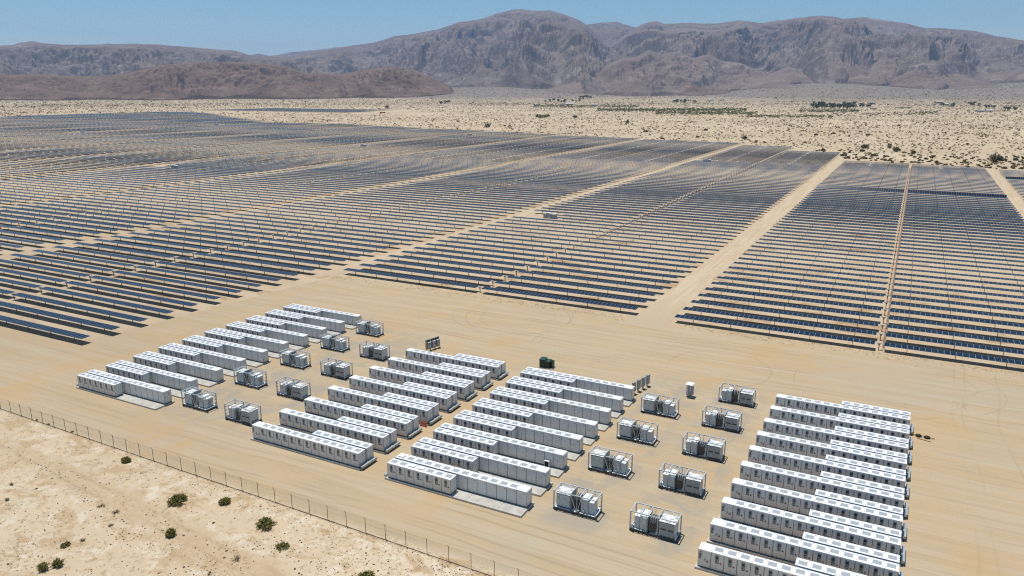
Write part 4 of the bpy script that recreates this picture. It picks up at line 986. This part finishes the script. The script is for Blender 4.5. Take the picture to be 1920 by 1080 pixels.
while n_ < 3600:
    px, py = r.uniform(-60, 1000), r.uniform(770, 1150); p = unp(px, py)
    if p.y > 67.4: continue
    near = math.exp(-((66.4 - p.y) / 2.2) ** 2); dn = perlin(np.array([p.x * .16 + 40]), np.array([p.y * .2]))[0]
    if r.random() > .08 + .55 * near + 1.3 * max(0, dn): continue
    tuft_into(mb, r, p.x, p.y, r.uniform(.10, .26)); n_ += 1
for _ in range(2600):                                                  # edge of the fields
    x = r.uniform(-150, 75); y = 171.5 + r.gauss(0, 1.4) if r.random() < .7 else r.uniform(176, 300)
    if -57 < x < -45: continue
    tuft_into(mb, r, x, y, r.uniform(.15, .42), 6)
o = stuff(link('dry_grass', mb.mesh('dry_grass', [M['straw_grass']]))); tag(o, 'tufts of dry straw-coloured grass on the sand', 'dry grass')

def scrub_into(V, F, MI, r, x, y, w, h, nf, nm):
    for i in range(nf):
        a = r.uniform(0, 6.283); k = math.sqrt(r.random()) * .5; c = Vector((x + math.cos(a) * w * k, y + math.sin(a) * w * k, h * r.uniform(.15, .85) * (1 - k * .6)))
        e1 = Vector((r.gauss(0, 1), r.gauss(0, 1), r.gauss(0, .7))).normalized(); e2 = e1.cross(Vector((r.gauss(0, 1), r.gauss(0, 1), r.gauss(0, 1)))).normalized(); s_ = w * r.uniform(.16, .30)
        b = len(V); V += [tuple(c - e1 * s_), tuple(c + e2 * s_ * .7), tuple(c + e1 * s_), tuple(c - e2 * s_ * .7)]; F.append((b, b + 1, b + 2, b + 3)); MI.append(r.choice(nm))
def in_scrub(x, y):
    if inside(x, y) or y < 300: return False
    if y < 760 + (-.0 if x > -60 else 0) and x > -60 and y < 655 - (x + 50) * .30: return False
    if inside(x, y - 14) or inside(x + 12, y): return False
    if 1380 < y < 1700 and -1680 < x < -1130: return False
    if -1130 <= x < -960 and 1370 < y < 1560: return False
    return True
r = random.Random(77); scr = []
def sample(dmin, dmax, count, wlo, whi, thr=.0):
    c = 0; tries = 0
    while c < count and tries < count * 40:
        tries += 1; px = r.uniform(-120, 2040); az = YAW + math.atan2(px - 960, FOC * 1.034); d = math.sqrt(r.uniform(dmin ** 2, dmax ** 2)); x, y = d * math.sin(az), d * math.cos(az)
        if not in_scrub(x, y): continue
        dn = perlin(np.array([x * .008]), np.array([y * .008]))[0] + .5 * perlin(np.array([x * .03]), np.array([y * .03]))[0]
        if r.random() > .55 + .6 * dn: continue
        w = r.uniform(wlo, whi) * (1.9 if r.random() < .05 else 1); scr.append((d, x, y, w)); c += 1
sample(600, 1000, 1900, .9, 2.3); sample(1000, 1800, 8000, 1.1, 2.6); sample(1800, 3300, 16000, 1.8, 3.6); n_mid = len(scr); sample(2800, 6900, 26000, 3.0, 6.5)
scr.sort(key=lambda q: q[0] - q[3] * 110)
protos = []
for i in range(8):
    V, F, MI = [], [], []; scrub_into(V, F, MI, random.Random(i), 0, 0, 1.0, .62, 46, (0, 0, 0, 1)); me = bpy.data.meshes.new('scrub_bush'); me.from_pydata(V, [], F); me.materials.append(M['scrub']); me.materials.append(M['scrubb']); me.polygons.foreach_set('material_index', MI); protos.append(me)
ind = scr[:285]
for d, x, y, w in ind:
    o = link('scrub_bush', r.choice(protos), None, (x, y, -.02), r.uniform(0, 6)); o.scale = (w * r.uniform(.9, 1.3), w * r.uniform(.8, 1.1), w * r.uniform(.8, 1.2))
    tag(o, 'small dark olive scrub bush on open sand beyond the solar fields', 'bush', 'scrub bushes just beyond the solar fields')
V, F, MI = [], [], []
for d, x, y, w in scr[285:]:
    g = float(ground_z(np.array([x]), np.array([y]))[0]); b = len(V); scrub_into(V, F, MI, r, x, y, w, w * .6, 11 if d < 1500 else (7 if d < 3000 else 4), (0, 0, 1) if d < 3000 else (0, 1, 2, 2))
    if g > .2:
        for i in range(b, len(V)): V[i] = (V[i][0], V[i][1], V[i][2] + g)
me = bpy.data.meshes.new('desert_scrub'); me.from_pydata(V, [], F); me.materials.append(M['scrub']); me.materials.append(M['scrubb']); me.materials.append(M['leafd']); me.polygons.foreach_set('material_index', MI)
o = stuff(link('desert_scrub', me)); tag(o, 'endless small scrub bushes dotting the pale desert plain', 'scrub')
# bigger bushes standing out beyond the fields
for i, (px, py, w, h, lab) in enumerate(((1868, 305, 30, 18, 'large dark green bush standing alone on sand at the far right'), (912, 240, 14, 11, 'round dark green bush behind the middle of the solar field'),
        (1620, 279, 18, 9, 'low dark green bush beyond the right solar field'), (1680, 285, 20, 10, 'pair-like dark green bush clump beyond the right solar field'), (1712, 289, 13, 8, 'olive bush right of the dark bush clump'), (1395, 262, 14, 8, 'olive bush beyond the corner of the middle field'),
        (1077, 222, 12, 8, 'dark bush on the sand behind the field, beyond the road'), (724, 203, 10, 7, 'dark round bush near the red trailer'), (1175, 232, 10, 9, 'upright dark bush far behind the middle field'))):
    p = unp(px, py); sc = (p - Vector((0, 0, CAM_H))).dot(CD) / FOC; W = w * sc; H = h * sc
    t = empty('large_bush', (p.x, p.y + W * .3, 0)); link('foliage', bush_mesh(W, W * .8, H, 60, 34, W * .035, 300 + i, [M['leaf'], M['leafd'], M['treeleaf'], M['twig']], (3, 5, 3)), t)
    mbs = MB(); mbs.tube((0, 0, -.1), (0, 0, H * .3), W * .02, W * .012, 6); link('stem', mbs.mesh('stem', [M['twig']]), t); tag(t, lab, 'bush')

# ------------------------------------------------------------------ far oasis: trees, green ground plants, houses
def tree_mesh(seed):
    r = random.Random(seed); mb = MB(); n_ = 9; cl = []
    for i in range(n_):
        a = r.uniform(0, 6.28); k = math.sqrt(r.random()) * .38; cl.append((math.cos(a) * k, math.sin(a) * k, r.uniform(.38, .92) - k * .4, r.uniform(.13, .24)))
    for cx, cy_, cz, cr in cl:
        for j in range(34):
            d = Vector((r.gauss(0, 1), r.gauss(0, 1), r.gauss(0, .8))).normalized() * cr * r.uniform(.55, 1.1); q = Vector((cx, cy_, cz)) + d
            e1 = Vector((r.gauss(0, 1), r.gauss(0, 1), r.gauss(0, 1))).normalized(); e2 = e1.cross(d).normalized() if d.length > 0 else e1; s_ = r.uniform(.03, .065)
            mb.face([q - e1 * s_, q + e2 * s_, q + e1 * s_, q - e2 * s_], 0 if r.random() < .55 else 1)
    tm = MB(); tm.tube((0, 0, -.03), (0, 0, .35), .035, .022, 7)
    for i in range(4): c = cl[i]; tm.tube((0, 0, .30), (c[0] * .8, c[1] * .8, c[2]), .018, .006, 5)
    return mb.mesh('crown', [M['treeleaf'], M['treeleafd']]), tm.mesh('trunk', [M['bark']])
TP = [tree_mesh(i) for i in range(5)]
r = random.Random(15); trees = []
for px0, px1, py, n_, hpx, lab in ((1494, 1604, 204, 26, 12, 'dark green tree in the long grove below the mountains'), (1603, 1632, 203, 5, 9, 'dark tree at the right end of the long grove'), (824, 850, 195, 6, 6, 'dark tree in the small clump left of the green plain'),
        (1000, 1092, 192, 14, 6, 'dark tree among white roofs on the green plain'), (1085, 1110, 186, 6, 7, 'dark tree in the clump above the white roof'), (1262, 1304, 194, 9, 8, 'dark tree in the clump left of the long grove'), (1760, 1795, 200, 8, 6, 'dark tree beside the pale house on the right plain'), (1815, 1850, 199, 6, 7, 'dark tree beside the far right buildings'), (1878, 1905, 207, 6, 8, 'dark tree at the far right edge of the plain'), (1846, 1872, 204, 4, 7, 'dark tree right behind the blue-roofed buildings')):
    for k in range(n_):
        px = r.uniform(px0, px1); pyy = py + r.uniform(-2.0, 0.8); p = on_ground(px, pyy); sc = (p - Vector((0, 0, CAM_H))).dot(CD) / FOC; H = hpx * sc * r.uniform(.7, 1.15)
        t = empty('oasis_tree', p, r.uniform(0, 6)); t.scale = (H * r.uniform(1.0, 1.4), H * r.uniform(1.0, 1.4), H); a, b = r.choice(TP); link('crown', a, t); link('trunk', b, t)
        tag(t, lab, 'tree', lab.replace('dark green tree', 'trees').replace('dark tree', 'trees'))
V, F, MI = [], [], []
for px0, px1, py, n_ in ((1000, 1200, 199, 800), (1120, 1400, 206, 1500), (1230, 1420, 212, 600), (1500, 1610, 208, 360), (1005, 1030, 218, 100), (1400, 1560, 218, 260), (1560, 1760, 214, 160), (1700, 1760, 210, 60), (880, 1010, 196, 160)):
    for k in range(n_):
        p = on_ground(r.uniform(px0, px1), py + r.gauss(0, 1.6)); sc = (p - Vector((0, 0, CAM_H))).dot(CD) / FOC; g = float(ground_z(np.array([p.x]), np.array([p.y]))[0]); b = len(V)
        scrub_into(V, F, MI, r, p.x, p.y, r.uniform(2.5, 6), r.uniform(1.0, 2.2), 9, (0, 0, 1))
        for i in range(b, len(V)): V[i] = (V[i][0], V[i][1], V[i][2] + g)
me = bpy.data.meshes.new('green_ground_cover'); me.from_pydata(V, [], F); me.materials.append(M['turf']); me.materials.append(M['leaf']); me.polygons.foreach_set('material_index', MI)
o = stuff(link('green_ground_cover', me)); tag(o, 'bands of low green plants on the far plain', 'ground cover')
def house(px, py, wpx, hpx, roof, lab, rz=0.0, flat=False):
    p = on_ground(px, py); sc = (p - Vector((0, 0, CAM_H))).dot(CD) / FOC; W = wpx * sc; H = max(3.0, hpx * sc); D = min(W * .8, 14)
    t = empty('farm_building', p, -YAW + rz); mb = MB(); mb.box(-W / 2, 0, -1, W / 2, D, H * .62); link('wall', mb.mesh('wall', [M['stucco']]), t)
    mb = MB(); e = .6; z0 = H * .62 + .02
    if flat: mb.box(-W / 2 - e, -e, z0, W / 2 + e, D + e, z0 + .5)
    else:
        z1 = z0 + H * .5; a = [(-W/2-e,-e,z0),(W/2+e,-e,z0),(W/2+e,D+e,z0),(-W/2-e,D+e,z0)]; rr = [(-W/2-e,D/2,z1),(W/2+e,D/2,z1)]
        mb.face([a[0],a[1],rr[1],rr[0]]); mb.face([a[2],a[3],rr[0],rr[1]]); mb.face([a[1],a[2],rr[1]]); mb.face([a[3],a[0],rr[0]]); mb.face(a[::-1])
    link('roof', mb.mesh('roof', [M[roof]]), t)
    mb = MB(); mb.box(-W * .3, -.05, 1.0, -W * .15, -.0, H * .5); link('window', mb.mesh('window', [M['window']]), t)
    mb = MB(); mb.box(W * .1, -.05, 0, W * .22, -.0, H * .5); link('door', mb.mesh('door', [M['window']]), t)
    tag(t, lab, 'building')
house(1068, 197, 15, 4, 'roofpale', 'long white-roofed building on the green plain'); house(1054, 198.5, 9, 3, 'roofbrown', 'dark low building left of the long white roof')
house(1117, 198, 11, 2.5, 'roofblue', 'grey-blue roofed building right of the long white roof'); house(1052, 191, 5, 2, 'roofpale', 'small white shed left above the long white roof'); house(1032, 190, 4, 2, 'roofpale', 'small white shed by the trees of the green plain')
house(809, 185, 5, 3, 'roofpale', 'small white building alone on the scrub plain', flat=True); house(1639, 205, 9, 3, 'roofbrown', 'dark flat shed right of the long tree grove', flat=True)
house(1690, 203, 12, 2.5, 'roofblue', 'grey-blue flat building right of the dark shed', flat=True); house(1704, 202.5, 8, 2.5, 'roofblue', 'second grey-blue flat building beside the first', flat=True)
house(1762, 194, 14, 5, 'stucco', 'sand-coloured building with slanted roof on the right plain', flat=False); house(1775, 197, 9, 3, 'roofpale', 'white-roofed building below the sand-coloured one')
house(1840, 210, 13, 3.5, 'roofblue', 'pale blue-roofed building at the far right'); house(1856, 209.5, 10, 4, 'roofpale', 'white gabled building beside the blue roof at the far right'); house(1870, 209, 10, 2, 'stucco', 'long tan wall building at the far right', flat=True)
house(1333, 190, 10, 2.5, 'roofblue', 'grey-blue roofed building left of the long grove'); house(1355, 188.5, 9, 2.5, 'roofpale', 'white building row left of the long grove', flat=True); house(1430, 190, 7, 2, 'roofpale', 'small white building halfway to the long grove', flat=True)

# ------------------------------------------------------------------ desert air
hm = bpy.data.materials.new('desert_haze'); hm.use_nodes = True; ht = hm.node_tree
for nd in list(ht.nodes):
    if nd.type != 'OUTPUT_MATERIAL': ht.nodes.remove(nd)
pv = ht.nodes.new('ShaderNodeVolumePrincipled'); pv.inputs['Color'].default_value = (.34, .58, 1.0, 1); pv.inputs['Density'].default_value = HAZE_DENSITY; pv.inputs['Anisotropy'].default_value = .1
ht.links.new(pv.outputs[0], [n_ for n_ in ht.nodes if n_.type == 'OUTPUT_MATERIAL'][0].inputs['Volume'])
mb = MB(); mb.box(-20000, -12000, -60, 14000, 20000, 1500); o = stuff(link('haze', mb.mesh('haze', [hm]))); tag(o, 'thin blue desert haze over the plain and mountains', 'haze')
